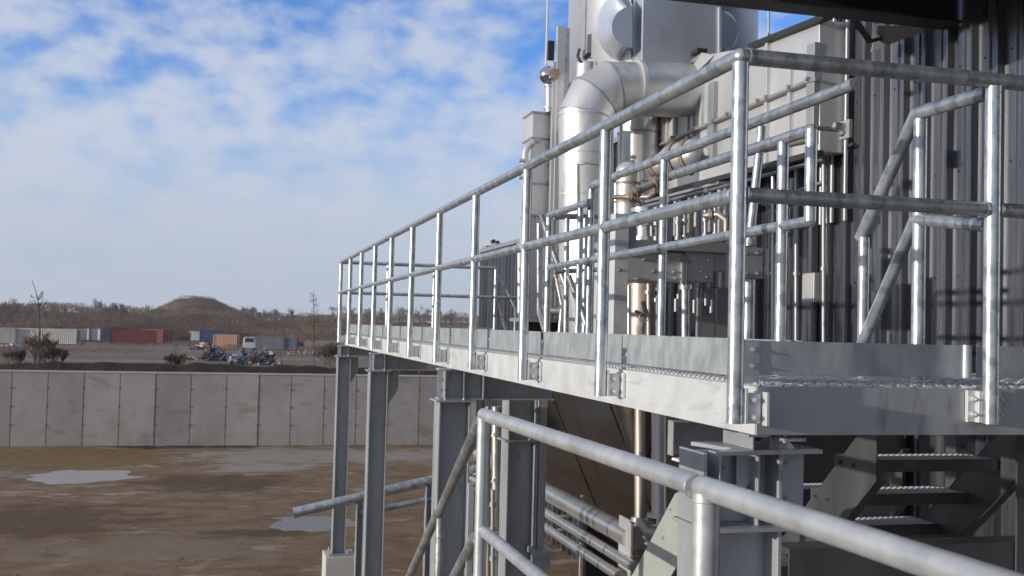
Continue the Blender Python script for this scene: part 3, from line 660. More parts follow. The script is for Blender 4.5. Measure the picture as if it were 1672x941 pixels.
# cross beams + columns: the supporting frames
def hprofile(b, cx, cy, z0, z1, w_=.25, d_=.25, tf=.012, tw_=.008):
    """flanges face left and right, web seen from the front"""
    b.box(cx-w_/2, cx-w_/2+tf, cy-d_/2, cy+d_/2, z0, z1); b.box(cx+w_/2-tf, cx+w_/2, cy-d_/2, cy+d_/2, z0, z1)
    b.box(cx-w_/2+tf, cx+w_/2-tf, cy-tw_/2, cy+tw_/2, z0, z1)
def ibeam_x(b, xa, xb, cy, z0, z1, d_=.16, tf=.012):
    b.box(xa, xb, cy-d_/2, cy+d_/2, z1-tf, z1); b.box(xa, xb, cy-d_/2, cy+d_/2, z0, z0+tf); b.box(xa, xb, cy-.005, cy+.005, z0+tf, z1-tf)
def column(px0, px1, Y, ztop, lab, xe, base=GZ, w=None, ctop=ZBB-.002, knee=True, head=.22, pier=False):
    xa = U(px0, 700, Y=Y).x; xb = U(px1, 700, Y=Y).x; cx = (xa+xb)/2; wd = xb-xa; dp = .22
    t = thing('steel_column', lab, 'column', (cx, Y+.11, base), 'steel columns under the walkway')
    cy = Y+dp/2
    b = MB(); hprofile(b, cx, cy, base+.02, ztop, wd, dp); b.build('shaft', galvc, t, .0015)
    b = MB(); b.box(cx-wd/2-.03, cx+wd/2+.03, cy-dp/2-.03, cy+dp/2+.03, ztop, ztop+.015)
    for sx in (-1, 1):
        hexbolt(b, (cx+sx*wd*.3, cy-dp/2+.03, ztop+.015), (0, 0, 1), .01, .01); hexbolt(b, (cx+sx*wd*.3, cy-dp/2+.03, ztop), (0, 0, -1), .01, .014)
    b.build('cap_plate', galvc, t, .0015)
    b = MB(); b.box(cx-wd/2-.05, cx+wd/2+.05, cy-dp/2-.05, cy+dp/2+.05, base, base+.02)
    for sx in (-1, 1):
        for sy in (-1, 1): b.tube([(cx+sx*(wd/2+.025), cy+sy*(dp/2+.02), base+.02), (cx+sx*(wd/2+.025), cy+sy*(dp/2+.02), base+.07)], .01, 8)
    b.build('base_plate', galvc, t)
    if xe:
        b = MB(); ibeam_x(b, cx-wd/2, xe, cy, ztop+.016, ctop)
        for sx in (-.3, .3):                                # stiffeners
            b.box(cx+sx*wd-.004, cx+sx*wd+.004, cy-.078, cy-.006, ztop+.03, ctop-.014)
        for sx in (-.42, -.1, .15, .42): hexbolt(b, (cx+sx*wd, cy-.0055, (ztop+ctop)/2-.04), (0, -1, 0), .009, .01); hexbolt(b, (cx+sx*wd, cy-.0055, (ztop+ctop)/2+.04), (0, -1, 0), .009, .01)
        b.build('cross_beam', galvc, t)
    if knee:
        b = MB(); x_ = cx+wd/2+.001; b.prism([(x_, cy, ztop-.001), (x_+wd*.62, cy, ztop-.001), (x_+wd*.62, cy, ztop-.20), (x_, cy, ztop-.40)], (0, .01, 0)); b.build('knee_plate', galvc, t)
    return t, cx, cy, wd, dp
ctop = ZBB-.002
t1 = column(548.5, 570, 15.55, U(555, 583, Y=15.6).z, 'farthest slim steel column standing on a concrete pier', 4.3, base=U(555, 905, Y=15.6).z)
t2 = column(602, 632, 11.9, U(615, 607, Y=11.9).z, 'second farthest steel column left of the thick bolted one', 4.2)
t3 = column(716.5, 768, 8.0, U(750, 657, Y=8.0).z, 'wide steel column with a bolted head below the walkway middle', 2.46, knee=False)
t4 = column(830, 876, 8.35, U(850, 722, Y=8.35).z, 'inner steel column with a bolted ledge beside the lower pipes', None, knee=False)
# lengthen head of the middle and inner columns
b = MB(); c_ = t4[1]; hprofile(b, c_, t4[2], U(850, 722, Y=8.35).z+.016, ctop-.22, t4[3], t4[4]); b.build('column_head', galvc, t4[0], .0015)
b = MB(); x_ = U(876, 700, Y=8.3).x+.02; x__ = U(893, 700, Y=8.3).x; b.box(x_, x_+.006, 8.30, 8.42, -1.75, ctop-.2); b.box(x_, x__, 8.30, 8.306, -1.75, ctop-.2)
for k in range(9): hexbolt(b, ((x_+x__)/2+.02, 8.30, -.75-k*.11), (0, -1, 0), .008, .008)
b.build('channel_stiffener', galvc, t4[0])
b = MB(); b.box(x_-.05, x__+.04, 8.15, 8.5, -1.80, -1.752); b.box(x_, x__+.02, 8.18, 8.4, -1.90, -1.80); b.build('pipe_shoe', galvc, t4[0], .003)
b = MB(); xm = t3[1]+t3[3]/2
zt3 = U(750, 657, Y=8.0).z+.015
b.box(xm+.003, xm+.10, 8.11, 8.12, zt3+.004, ctop-.016); b.box(xm+.098, xm+.106, 8.02, 8.2, zt3+.004, ctop-.016)
hexbolt(b, (xm+.06, 8.11, zt3+.1), (0, -1, 0)); b.build('end_plate', galvc, t3[0])
# concrete pier under the far column
zb = U(555, 905, Y=15.6).z
xa = U(531, 920, Y=15.45).x; xb = U(581, 920, Y=15.45).x
b = MB(); b.box(xa, xb, 15.42, 15.95, GZ-.05, zb-.004); tag(b.build('concrete_pier', conccap, None, .012, ((xa+xb)/2, 15.7, GZ)), 'small square concrete pier under the farthest steel column', 'pier')
# near corner column, heavier, under the walkway corner
Y5 = 3.28
c5 = [U(1131, 850, Y=Y5).x, U(1278, 850, Y=Y5).x]; zt5 = U(1240, 738, Y=3.2).z
t = thing('steel_column', 'heavy near steel column with a stiffened head under the walkway corner', 'column', ((c5[0]+c5[1])/2, Y5+.14, GZ), 'steel columns under the walkway')
xa5, xb5 = U(1147, 850, Y=Y5).x, U(1277, 850, Y=Y5).x
b = MB(); hprofile(b, (xa5+xb5)/2, Y5+.10, GZ+.02, zt5-.272, xb5-xa5, .20, .014); b.build('shaft', galvc, t, .002)
zq = U(1240, 832, Y=3.2).z
b = MB(); hprofile(b, (xa5+xb5)/2, Y5+.10, zt5-.256, zt5-.014, xb5-xa5, .20, .014)
for x_ in (xa5+.06, xa5+.20): b.box(x_, x_+.007, Y5+.005, Y5+.094, zt5-.256, zt5-.014)
b.prism([(xa5+.15, Y5+.06, zt5-.014), (xa5+.235, Y5+.06, zt5-.014), (xa5+.215, Y5+.06, zt5-.10), (xa5+.15, Y5+.06, zt5-.19)], (0, .008, 0))
for x_, z_ in ((xa5+.03, -.05), (xa5+.12, -.05), (xa5+.175, -.05), (xa5+.12, -.16), (xa5+.20, -.17)): hexbolt(b, (x_, Y5+.095, zt5+z_-.02), (0, -1, 0), .010, .012)
b.build('column_head', galvc, t, .0015)
b = MB(); b.box(xa5-.012, xb5+.02, Y5-.03, Y5+.22, zt5-.271, zt5-.257); b.build('splice_plate', galvc, t, .0015)
b = MB(); b.box(xb5+.002, xb5+.095, Y5+.03, Y5+.04, zt5-.255, zt5-.014)
for x_, z_ in ((.03, -.05), (.03, -.17), (.02, -.20)): hexbolt(b, (xb5+x_, Y5+.03, zt5+z_), (0, -1, 0), .008, .008)
b.build('side_plate', galvc, t, .0015)
b = MB(); xp0 = U(1128, 724, Y=3.5).x; xp1 = U(1328, 740, Y=3.3).x
b.prism([(U(1168, 740, Y=3.20).x, 3.20, zt5-.013), (xp1, 3.24, zt5-.013), (xp1, 3.50, zt5-.013), (xp0, 3.50, zt5-.013), (xp0+.06, 3.30, zt5-.013)], (0, 0, .014)); b.build('cap_plate', galvc, t, .0015)
b = MB(); xx = U(1215, 720, Y=3.3).x; b.box(xx, xx+.006, 3.24, 3.46, zt5+.002, ZBB-.012); b.box(xx-.035, xx+.04, 3.2, 3.28, ZBB-.011, ZBB-.003)
xx = U(1252, 720, Y=3.3).x; b.prism([(xx-.01, 3.26, zt5+.002), (xx+.085, 3.26, zt5+.002), (xx+.06, 3.26, zt5+.03), (xx-.01, 3.26, ZBB-.012)], (0, .06, 0))
xx = U(1280, 712, Y=3.2).x; b.box(xx-.01, xx+.07, 3.18, 3.24, ZBB-.024, ZBB-.012); b.tube([(xx+.01, 3.21, ZBB-.03), (xx+.01, 3.21, ZBB+.01)], .008, 8)
b.build('bearing_seat', galvc, t, .001)
b = MB(); b.box(c5[0]-.08, c5[1]+.08, Y5-.06, Y5+.36, GZ, GZ+.02); b.build('base_plate', galvc, t)

# ============================================================ GUARDRAILS
def post(t, x, y, z0, z1, r=RP, plate=None, n=24):
    b = MB(); b.tube([(x, y, z0), (x, y, z1)], r, n); p = b.build('post', galv, t)
    if plate == 'A':
        m = MB(); m.box(x+r-.004, x+r+.004, y-.03, y-.012, -.285, -.175)
        m.box(BXA-.012, BXA-.002, y-.05, y+.035, -.290, -.185); m.box(x+r-.01, BXA-.016, y-.018, y-.010, -.285, -.19)
        m.box(x+r-.01, BXA-.016, y+.010, y+.018, -.285, -.19)
        for zz_ in (-.21, -.265): hexbolt(m, (x+r+.028, y-.018, zz_), (0, -1, 0), .0105, .013)
        mp_ = m.build('mounting_plate', galvf, p, .001); mp_['_o'] = p['_o']
    if plate == 'B':
        m = MB(); m.box(x-.066, x+.066, y+.030, y+.0445, -.283, -.176); m.box(x-r-.012, x+r+.012, y+.008, y+.030, -.283, -.178)
        for sx in (-1, 1):
            for zz_ in (-.205, -.256): hexbolt(m, (x+sx*.05, y+.030, zz_), (0, -1, 0), .009, .016)
        m.build('mounting_plate', galvf, p, .001)
    return p
def weld(b, p, d, r):
    p = Vector(p); d = Vector(d).normalized(); b.tube([p-d*.005, p-d*.002, p+d*.002, p+d*.005], r, 20, True, [r*1.0, r*1.06, r*1.06, r*1.0])
t = thing('guardrail', 'long galvanised pipe guardrail running away along the walkway edge', 'guardrail', (X0, YC, ZBB), 'galvanised walkway guardrails')
b = MB(); b.tube([(X0, YC, ZT), (X0, YE, ZT)], RP, 24); b.lathe((X0, YC, ZT), [(.0005, -RP), (RP*.5, -RP*.87), (RP*.87, -RP*.5), (RP, 0), (RP*.87, RP*.5), (RP*.5, RP*.87), (.0005, RP)], 24); b.build('top_rail', galv, t)
b = MB()
for k in range(10): b.tube([(X0, YC+k*SP+RP*.7, ZM), (X0, YC+(k+1)*SP-RP*.7, ZM)], RP*.93, 22, False); weld(b, (X0, YC+k*SP+RP*1.03, ZM), (0, 1, 0), RP*1.0); weld(b, (X0, YC+(k+1)*SP-RP*1.03, ZM), (0, 1, 0), RP*1.0)
b.build('mid_rail', galv, t)
for k in range(11): post(t, X0, YC+k*SP, ZB, ZT-RP*.8, plate='A')
t = thing('guardrail', 'galvanised pipe guardrail across the near face of the walkway', 'guardrail', (2.48, YC, ZBB), 'galvanised walkway guardrails')
b = MB(); b.tube([(X0+RP*.2, YC, ZT), (XR, YC, ZT)], RP, 24); weld(b, (X0+RP*1.02, YC, ZT), (1, 0, 0), RP*1.06); b.build('top_rail', galv, t)
b = MB(); b.tube([(X0+RP*.8, YC, ZM), (2.4836-RP*.8, YC, ZM)], RP*.93, 22); b.tube([(2.4836+RP*.8, YC, ZM), (XR, YC, ZM)], RP*.93, 22)
for x_ in (X0+RP*1.02, 2.4836-RP*1.02, 2.4836+RP*1.02): weld(b, (x_, YC, ZM), (1, 0, 0), RP*1.02)
b.build('mid_rail', galv, t)
for x_ in (2.4836, 3.42, 4.36, XR): post(t, x_, YC, ZB, ZT-RP*.8, plate='B')
t = thing('guardrail', 'galvanised pipe guardrail across the far end of the walkway', 'guardrail', (2.9, YE, ZBB), 'galvanised walkway guardrails')
xe = U(810, 436, Y=YE).x
b = MB(); b.tube([(X0, YE, ZT), (xe, YE, ZT)], RP, 20); b.build('top_rail', galv, t)
b = MB(); b.tube([(X0, YE, ZM), (xe+.55, YE, ZM)], RP*.93, 20); b.build('mid_rail', galv, t)
for x_ in (2.2336, 2.9238, xe): post(t, x_, YE, -.3, ZT-RP*.5)
b = MB(); b.tube([(xe, YE, ZT-.02), (xe+.32, YE, .28), (xe+.32, YE, -.16)], RP*.8, 16); b.tube([(xe+.02, YE, ZM-.03), (xe+.22, YE, -.18)], RP*.8, 16); b.build('brace', galv, t)

# inner guardrail
XI = 2.39; XT = 2.47
t = thing('guardrail', 'inner galvanised guardrail between the walkway and the equipment', 'guardrail', (XI, 6, DK), 'galvanised walkway guardrails')
yn = U(1325, 210, X=XI).y; y11 = U(1100, 287, X=XI).y; y9 = U(897, 352, X=XI).y; y96 = U(963, 330, X=XI).y; y10 = U(1085, 300, X=XI).y
b = MB(); b.tube([(XI, yn, ZT), (XI, y11, ZT)], RP, 22); b.build('lower_top_rail', galv, t)
b = MB(); b.tube([(XI, y96, ZT), (XI, y9, ZT), ], RP, 22); b.build('lower_top_rail', galv, t)
a_ = U(1396, 137, X=XT); e_ = U(966, 303, X=XT); zt_ = (a_.z+e_.z)/2
b = MB(); b.tube([a_, e_, e_-Vector((0, 0, .15))], RP, 22); b.build('upper_top_rail', galv, t)
am = U(1325, 361, X=XI); em = U(897, 437, X=XI)
b = MB(); b.tube([am, em], RP*.93, 22); b.build('mid_rail', galv, t)
b = MB(); b.tube([(XI, yn, ZT+.001), (XI, yn, am.z-.0)], RP, 22); b.lathe((XI, yn, am.z), [(.0005, -RP), (RP*.87, -RP*.5), (RP, 0)], 22); b.lathe((XI, yn, ZT), [(RP, 0), (RP*.87, RP*.5), (.0005, RP)], 22); b.build('end_closure', galv, t)
ys_ = U(1279, 240, X=XI).y
post(t, XI, ys_, DK, ZT-RP*.5, .0262)
post(t, XT, U(1085, 258, X=XT).y, DK, U(1085, 262, X=XT).z, .0262)
post(t, XT, e_.y, DK, e_.z-.03, .0262)
post(t, XI, y9, DK, ZT, .0262)
post(t, XI, U(955, 345, X=XI).y+.1, DK, ZT, .020)
# far cross guardrail and the steep stair rails behind
t = thing('guardrail', 'short cross guardrail with a rounded end behind the inner guardrail', 'guardrail', (3.1, 9.2, DK), 'galvanised walkway guardrails')
Yc = 9.2
b = MB(); b.tube([U(905, 354, Y=Yc), U(1008, 353, Y=Yc), U(1020, 356, Y=Yc), U(1027, 366, Y=Yc), U(1030, 398, Y=Yc)], .027, 18); b.build('top_rail', galv, t)
b = MB(); b.tube([U(905, 444, Y=Yc), U(985, 440, Y=Yc)], .022, 16); b.build('mid_rail', galv, t)
for px_ in (926, 956): b = MB(); b.tube([U(px_, 354, Y=Yc), U(px_-2, 552, Y=Yc)], .026, 16); b.build('post', galv, t)
t = thing('stair_handrail', 'steep galvanised stair handrail going down behind the inner guardrail', 'handrail', (3.0, 8.7, DK))
b = MB(); b.tube([U(928, 450, Y=8.8), U(951, 510, Y=8.75), U(980, 600, Y=8.6)], .026, 16); b.build('rail', galv, t)
b = MB(); b.tube([U(884, 350, Y=9.4), U(900, 402, Y=9.4), U(925, 470, Y=9.3)], .026, 16); b.build('rail', galv, t)
b = MB(); b.tube([U(880, 365, Y=9.5), U(880, 510, Y=9.5), U(895, 560, Y=9.5)], .022, 16); b.build('post', galv, t)
b = MB(); b.tube([U(882, 505, Y=9.4), U(902, 560, Y=9.4)], .022, 16); b.build('brace', galv, t)

# stair handrail on the right
XS = 2.58
t = thing('stair_handrail', 'bent galvanised handrail going down the stair behind the near guardrail', 'handrail', (XS, 3.9, DK))
hA = U(1497, 185, X=XS); hB = U(1405, 390, X=XS)
b = MB(); b.tube([(XS-.09, YC+.03, ZT-.035), hA, hB], RP, 22); b.build('top_rail', galv, t)
mA = U(1495, 358, X=XS); mB = U(1400, 580, X=XS)
b = MB(); b.tube([(XS-.09, YC+.03, ZM-.05), mA, mB], RP*.93, 22); b.build('mid_rail', galv, t)
q = U(1503, 195, X=XS); b = MB(); b.tube([(XS, q.y, q.z), (XS, q.y, -.17)], RP, 22); b.build('post', galv, t)
q = U(1411, 388, X=XS); b = MB(); b.tube([(XS, q.y, q.z), (XS, q.y, -.30)], RP*.9, 22); b.build('post', galv, t)

# ============================================================ STAIR UNDER THE PLATFORM
def diamond(b, x_0, x_1, y_0, y_1, z):
    st = .032; n_ = int((x_1-x_0+y_1-y_0)/st)
    for k in range(n_):
        for sgn in (1, -1):
            a = x_0+k*st if sgn > 0 else x_1-k*st
            pa_ = [a, y_0]; pb_ = [a-sgn*(y_1-y_0), y_1]
            lo, hi = x_0, x_1
            def clipp(P, Q):
                out_ = []
                for T in (P, Q):
                    xx_ = T[0]
                    if lo <= xx_ <= hi: out_.append(T); continue
                    lim = lo if xx_ < lo else hi; f_ = (lim-P[0])/(Q[0]-P[0]) if Q[0] != P[0] else 0
                    if not 0 <= f_ <= 1: return None
                    out_.append([lim, P[1]+f_*(Q[1]-P[1])])
                return out_
            c_ = clipp(pa_, pb_)
            if c_ and abs(c_[0][0]-c_[1][0]) > .01: b.bar((c_[0][0], c_[0][1], z), (c_[1][0], c_[1][1], z), .0045, .010)
def stair(lab, xl, xr, ya, za, n_, rise, run, lp=(0, 99), dep=.235, group='steel stair flights under the walkway'):
    t = thing('stair_flight', lab, 'stair', ((xl+xr)/2, ya+run*n_, za-rise*n_), group)
    for k in range(n_):
        y_ = ya+run*k; z_ = za-rise*k
        b = MB(); b.box(xl, xr, y_, y_+.006, z_-.055, z_); b.box(xl, xr, y_+dep-.006, y_+dep, z_-.055, z_); b.box(xl, xl+.008, y_+.006, y_+dep-.006, z_-.05, z_); b.box(xr-.008, xr, y_+.006, y_+dep-.006, z_-.05, z_)
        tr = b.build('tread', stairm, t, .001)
        b = MB(); diamond(b, xl+.008, xr-.008, y_+.006, y_+dep-.006, z_-.006); b.build('tread_grating', grate, tr)
    sl_ = rise/run
    for x_ in (xl-.012, xr+.004):
        b = MB(); y_s = ya-.12; y_e = ya+run*n_; f_ = lambda y__: za-(y__-ya)*sl_
        poly = [(x_, y_s, f_(y_s)+.13), (x_, y_e, f_(y_e)+.13), (x_, y_e, f_(y_e)-.18), (x_, y_s, f_(y_s)-.18)]
        b.prism(poly, (.008, 0, 0)); 
        d_ = Vector((0, run, -rise)).normalized()
        b.bar(Vector((x_+.025, y_s, f_(y_s)-.18)), Vector((x_+.025, y_e, f_(y_e)-.18)), .05, .008); b.bar(Vector((x_+.025, y_s, f_(y_s)+.13)), Vector((x_+.025, y_e, f_(y_e)+.13)), .05, .008)
        for k in range(n_):
            for dy in (.06, .17): hexbolt(b, (x_, ya+run*k+dy, za-rise*k-.03), (-1, 0, 0), .008, .008)
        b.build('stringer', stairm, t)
    return t
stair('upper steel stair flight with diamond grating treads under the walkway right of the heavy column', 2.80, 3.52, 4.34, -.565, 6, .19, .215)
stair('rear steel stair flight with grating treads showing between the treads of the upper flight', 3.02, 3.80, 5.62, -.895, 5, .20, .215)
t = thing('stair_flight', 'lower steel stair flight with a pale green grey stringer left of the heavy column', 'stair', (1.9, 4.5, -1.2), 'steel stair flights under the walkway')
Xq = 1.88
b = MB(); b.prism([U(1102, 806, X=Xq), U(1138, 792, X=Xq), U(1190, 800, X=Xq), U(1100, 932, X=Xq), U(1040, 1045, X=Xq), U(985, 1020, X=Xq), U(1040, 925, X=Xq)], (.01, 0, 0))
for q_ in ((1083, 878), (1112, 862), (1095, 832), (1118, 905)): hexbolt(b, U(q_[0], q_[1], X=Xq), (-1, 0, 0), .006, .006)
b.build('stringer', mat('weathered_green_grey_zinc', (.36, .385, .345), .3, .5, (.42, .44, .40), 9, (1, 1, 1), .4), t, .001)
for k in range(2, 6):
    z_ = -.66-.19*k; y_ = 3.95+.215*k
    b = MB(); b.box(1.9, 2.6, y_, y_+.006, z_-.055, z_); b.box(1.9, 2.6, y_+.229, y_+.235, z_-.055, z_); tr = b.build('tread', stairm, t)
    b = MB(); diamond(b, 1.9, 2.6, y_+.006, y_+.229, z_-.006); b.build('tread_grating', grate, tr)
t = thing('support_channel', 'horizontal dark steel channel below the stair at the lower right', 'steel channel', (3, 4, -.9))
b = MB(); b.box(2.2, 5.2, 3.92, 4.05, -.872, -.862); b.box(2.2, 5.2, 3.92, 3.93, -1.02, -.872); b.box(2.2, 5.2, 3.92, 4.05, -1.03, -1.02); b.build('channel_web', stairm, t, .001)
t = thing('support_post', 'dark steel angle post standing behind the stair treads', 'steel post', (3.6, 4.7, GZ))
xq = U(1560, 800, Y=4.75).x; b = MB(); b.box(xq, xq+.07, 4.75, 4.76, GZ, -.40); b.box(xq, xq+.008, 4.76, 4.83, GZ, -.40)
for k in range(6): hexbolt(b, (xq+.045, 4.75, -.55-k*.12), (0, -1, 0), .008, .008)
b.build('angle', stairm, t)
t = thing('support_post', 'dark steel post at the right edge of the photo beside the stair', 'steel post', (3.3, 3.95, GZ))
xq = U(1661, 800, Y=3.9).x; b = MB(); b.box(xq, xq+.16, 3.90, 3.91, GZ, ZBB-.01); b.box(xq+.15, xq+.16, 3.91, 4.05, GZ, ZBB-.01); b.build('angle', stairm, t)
# bracket frame left of the heavy column
t = thing('wall_bracket_frame', 'small grey bracket frame with a grating scrap left of the heavy column', 'bracket', (1.9, 5.4, -.9))
Yq = 5.4
b = MB(); a_ = U(1092, 686, Y=Yq); e_ = U(1185, 742, Y=Yq); b.box(a_.x, e_.x, Yq, Yq+.01, e_.z, a_.z); b.box(a_.x, e_.x, Yq-.06, Yq, a_.z-.008, a_.z); b.box(a_.x, a_.x+.008, Yq-.06, Yq, e_.z, a_.z-.008); b.build('plate', galvc, t, .001)
b = MB(); diamond(b, a_.x+.01, e_.x, Yq-.35, Yq-.01, e_.z-.02); b.build('grating', grate, t)

# ============================================================ FOREGROUND LANDING RAIL
XF = 1.10; ZF = -.385
pA = U(790, 677, Z=ZF); pB = U(1600, 946, Z=ZF); pB2 = pA+(pB-pA)*1.35
t = thing('guardrail', 'nearest thick pipe guardrail crossing the lower right of the photo', 'guardrail', (XF, 3, -1.45), 'galvanised walkway guardrails')
b = MB(); b.tube([pA, pB2], .0285, 30); b.lathe(pA, [(.0005, -.0285), (.0285*.5, -.0246), (.0246, -.0143), (.0285, 0), (.0246, .0143), (.0143, .0246), (.0005, .0285)], 30); weld(b, U(1133, 795, Z=ZF), pB-pA, .0277); b.build('top_rail', galvn, t)
dA = (pB-pA).normalized()
b = MB(); m0 = U(788, 866, Y=pA.y); m1 = U(882, 944, Y=3.75); b.tube([m0, m0+(m1-m0)*3.2], .0255, 28); b.build('mid_rail', galvn, t)
b = MB(); b.tube([(pA.x, pA.y, -1.45), (pA.x, pA.y, ZF-.01)], .0285, 30); weld(b, (pA.x, pA.y, ZF-.027), (0, 0, 1), .0280); b.build('post', galvn, t)
q = U(1149, 820, Y=2.45); k_ = (q.y-pA.y)/(pB.y-pA.y); x_ = pA.x+(pB.x-pA.x)*k_
b = MB(); b.tube([(x_, q.y, -1.45), (x_, q.y, ZF-.01)], .0345, 30); weld(b, (x_, q.y, ZF-.03), (0, 0, 1), .034); b.build('post', galvn, t)
b = MB(); b.box(.2, 1.3, -.6, 4.75, -1.49, -1.46); landing = tag(b.build('landing_floor', galvc, None, 0, (.8, 2, -1.46)), 'plain steel landing floor under the nearest guardrail', 'landing')
# descending stair rail from it
t = thing('stair_handrail', 'sloping pipe handrail going down from the nearest guardrail post', 'handrail', (XF, 5.6, -1.8))
s0 = Vector((pA.x-.012, pA.y+.02, ZF-.03)); s1 = U(716, 840, Y=6.0)
b = MB(); b.tube([s0, s1], .026, 26); b.build('top_rail', galv, t)
s2 = U(708, 850, Y=6.0); s3 = U(668, 941, Y=6.9); b = MB(); b.tube([U(715, 838, Y=6.02), s2+(s3-s2)*1.8], .026, 24); b.build('lower_rail', galv, t)
b = MB(); l0 = U(776, 878, Y=pA.y+.03); l1 = U(742, 941, Y=5.3); b.tube([l0, l0+(l1-l0)*1.8], .025, 24); b.build('mid_rail', galv, t)
b = MB(); s1b = U(719, 842, Y=6.0); b.tube([s1b, (s1b.x, s1b.y, -2.9)], .025, 24); b.build('post', galv, t)
b = MB(); q = U(770, 790, Y=4.9); b.box(q.x-.012, q.x+.012, 4.9, 4.93, -2.6, q.z); b.build('flat_post', galvc, t)

# low sloped pipe rail over the yard
YL = 14.3
t = thing('ramp_rail', 'low sloping open ended pipe rail on channel posts above the muddy yard', 'handrail', (2.0, YL, GZ))
a_ = U(479, 838, Y=YL); e_ = U(800, 762, Y=YL); b = MB()
b.tube([a_, e_], .068, 20, False); b.tube([a_+(e_-a_)*.002, e_], .060, 20, False)
b.build('top_rail', galv, t)
b = MB(); b.tube([U(588, 838, Y=YL), U(800, 796, Y=YL)], .042, 16); b.build('mid_rail', galv, t)
for px_, py_ in ((588, 822), (701, 794)):
    q = U(px_, py_, Y=YL-.05); b = MB(); b.box(q.x-.045, q.x-.035, YL-.1, YL+.02, GZ, q.z); b.box(q.x+.035, q.x+.045, YL-.1, YL+.02, GZ, q.z); b.box(q.x-.035, q.x+.035, YL+.0, YL+.01, GZ, q.z)
    b.box(q.x-.09, q.x+.09, YL-.16, YL+.1, -3.52, -3.49); b.build('post', galvc, t)

# ============================================================ PROCESS EQUIPMENT ABOVE THE DECK
# large exhaust stack
SYc = 14.6
sl_ = U(932, 60, Y=SYc); sr_ = U(1223, 60, Y=SYc); scx = (sl_.x+sr_.x)/2; SR = (sr_.x-sl_.x)/2*.985
zb = U(1050, 103, Y=SYc-SR).z
t = thing('exhaust_stack', 'wide silver metal exhaust stack rising out of the top of the photo', 'stack', (scx, SYc, zb))
b = MB(); b.lathe((scx, SYc, 0), [(SR*.3, zb-.06), (SR*.9, zb-.03), (SR*.985, zb), (SR, zb+.02), (SR, 8.5)], 72); b.build('shell', stackm, t)
b = MB(); b.lathe((scx, SYc, 0), [(SR*.95, zb-.02), (SR*1.012, zb-.02), (SR*1.012, zb+.015), (SR*.95, zb+.015)], 72); b.build('base_ring', trim, t)
def surf(px_, py_, off=.03):
    """point on the stack skin behind a sight line"""
    d = U(px_, py_, Y=1.); a_ = d.x**2+1; bb_ = -2*(d.x*scx+SYc); cc = scx**2+SYc**2-(SR+off)**2
    y_ = (-bb_-math.sqrt(bb_*bb_-4*a_*cc))/(2*a_); return d*y_
for sgn, cx_, y_0, y_1, wpx in ((-1, 1033, 10, 78, 34), (1, 1173, 20, 82, 32)):
    pts = [surf(cx_, y_0), surf(cx_, y_1)]
    for k in range(1, 12):
        tt = PI*k/12; pts.append(surf(cx_+sgn*wpx*math.sin(tt), (y_0+y_1)/2+(y_1-y_0)/2*math.cos(tt)))
    yv = SYc-SR-.015
    b = MB(); b.prism([p_*(yv/p_.y) for p_ in pts], (0, .03, 0)); b.build('access_cover', stackm, t)
    front = [p_*(yv/p_.y) for p_ in pts]; back = [surf(cx_, y_0-28, -.01), surf(cx_, y_1+24, -.01)]
    for k in range(1, 12):
        tt = PI*k/12; back.append(surf(cx_+sgn*wpx*(1.75 if sgn < 0 else 1.25)*math.sin(tt)**.8, (y_0+y_1)/2+(y_1-y_0+52)/2*math.cos(tt), -.01))
    order = [1]+list(range(12, 1, -1))+[0]; b = MB(); rings = []
    for f_ in (0, .15, .4, .7, 1.0):
        rings.append([front[q]+(back[q]-front[q])*f_+Vector((0, .25*(f_-f_*f_), 0)) for q in order])
    b.add([q for rg in rings for q in rg], [(i_*13+q, i_*13+q+1, (i_+1)*13+q+1, (i_+1)*13+q) for i_ in range(4) for q in range(12)], True); b.build('cover_flare', stackm, t)
    b = MB(); p0, p1 = surf(cx_+2, y_0-8 if sgn > 0 else -20, .06), surf(cx_+2, 100, .06); b.bar(p0, p1, .035, .05, (0, 1, 0))
    for k in range(7):
        q = surf(cx_+6, y_0+(y_1-y_0)*k/6, .02); b.tube([q, q+Vector((0, -.02, 0))], .016, 6)
    b.build('seam_strip', stainm, t)
fp0 = surf(1034, 60, .0); fp1 = surf(1172, 60, .0); yfp = SYc-SR-.03
b = MB(); b.box(fp0.x, fp1.x, yfp, yfp+.5, zb+.004, 8.4); b.build('front_panel', stackm, t, .01)
# mitred elbow duct
Yd = 13.2
def P_(x, y, Y=Yd): return U(x, y, Y=Y)
dR = (P_(1000, 300).x-P_(915, 300).x)/2
t = thing('elbow_duct', 'thick silver duct rising and bending right under the stack', 'duct', P_(957, 555))
pp = [P_(957, 470), P_(957, 190), P_(970, 162), P_(998, 146), P_(1240, 149, 13.4)]
for k in range(len(pp)-1):                                  # separate mitred sections, each with its own hard edges
    full = MB(); full.tube(pp, dR, 40, False); b = MB(); b.add([full.v[k*40+q] for q in range(80)], [(q, (q+1) % 40, 40+(q+1) % 40, 40+q) for q in range(40)], True); b.build('duct_section', stain, t)
b = MB(); b.tube([P_(960, 620), P_(958, 520), P_(957, 470)], dR, 40, True, [dR*.45, dR*.72, dR]); b.build('duct_cone', stain, t)
for y_ in (190, 253, 320, 400, 468):
    p_ = P_(957, y_); b = MB(); b.tube([p_-Vector((0, 0, .012)), p_+Vector((0, 0, .012))], dR*1.025, 40); b.build('band', stainm, t)
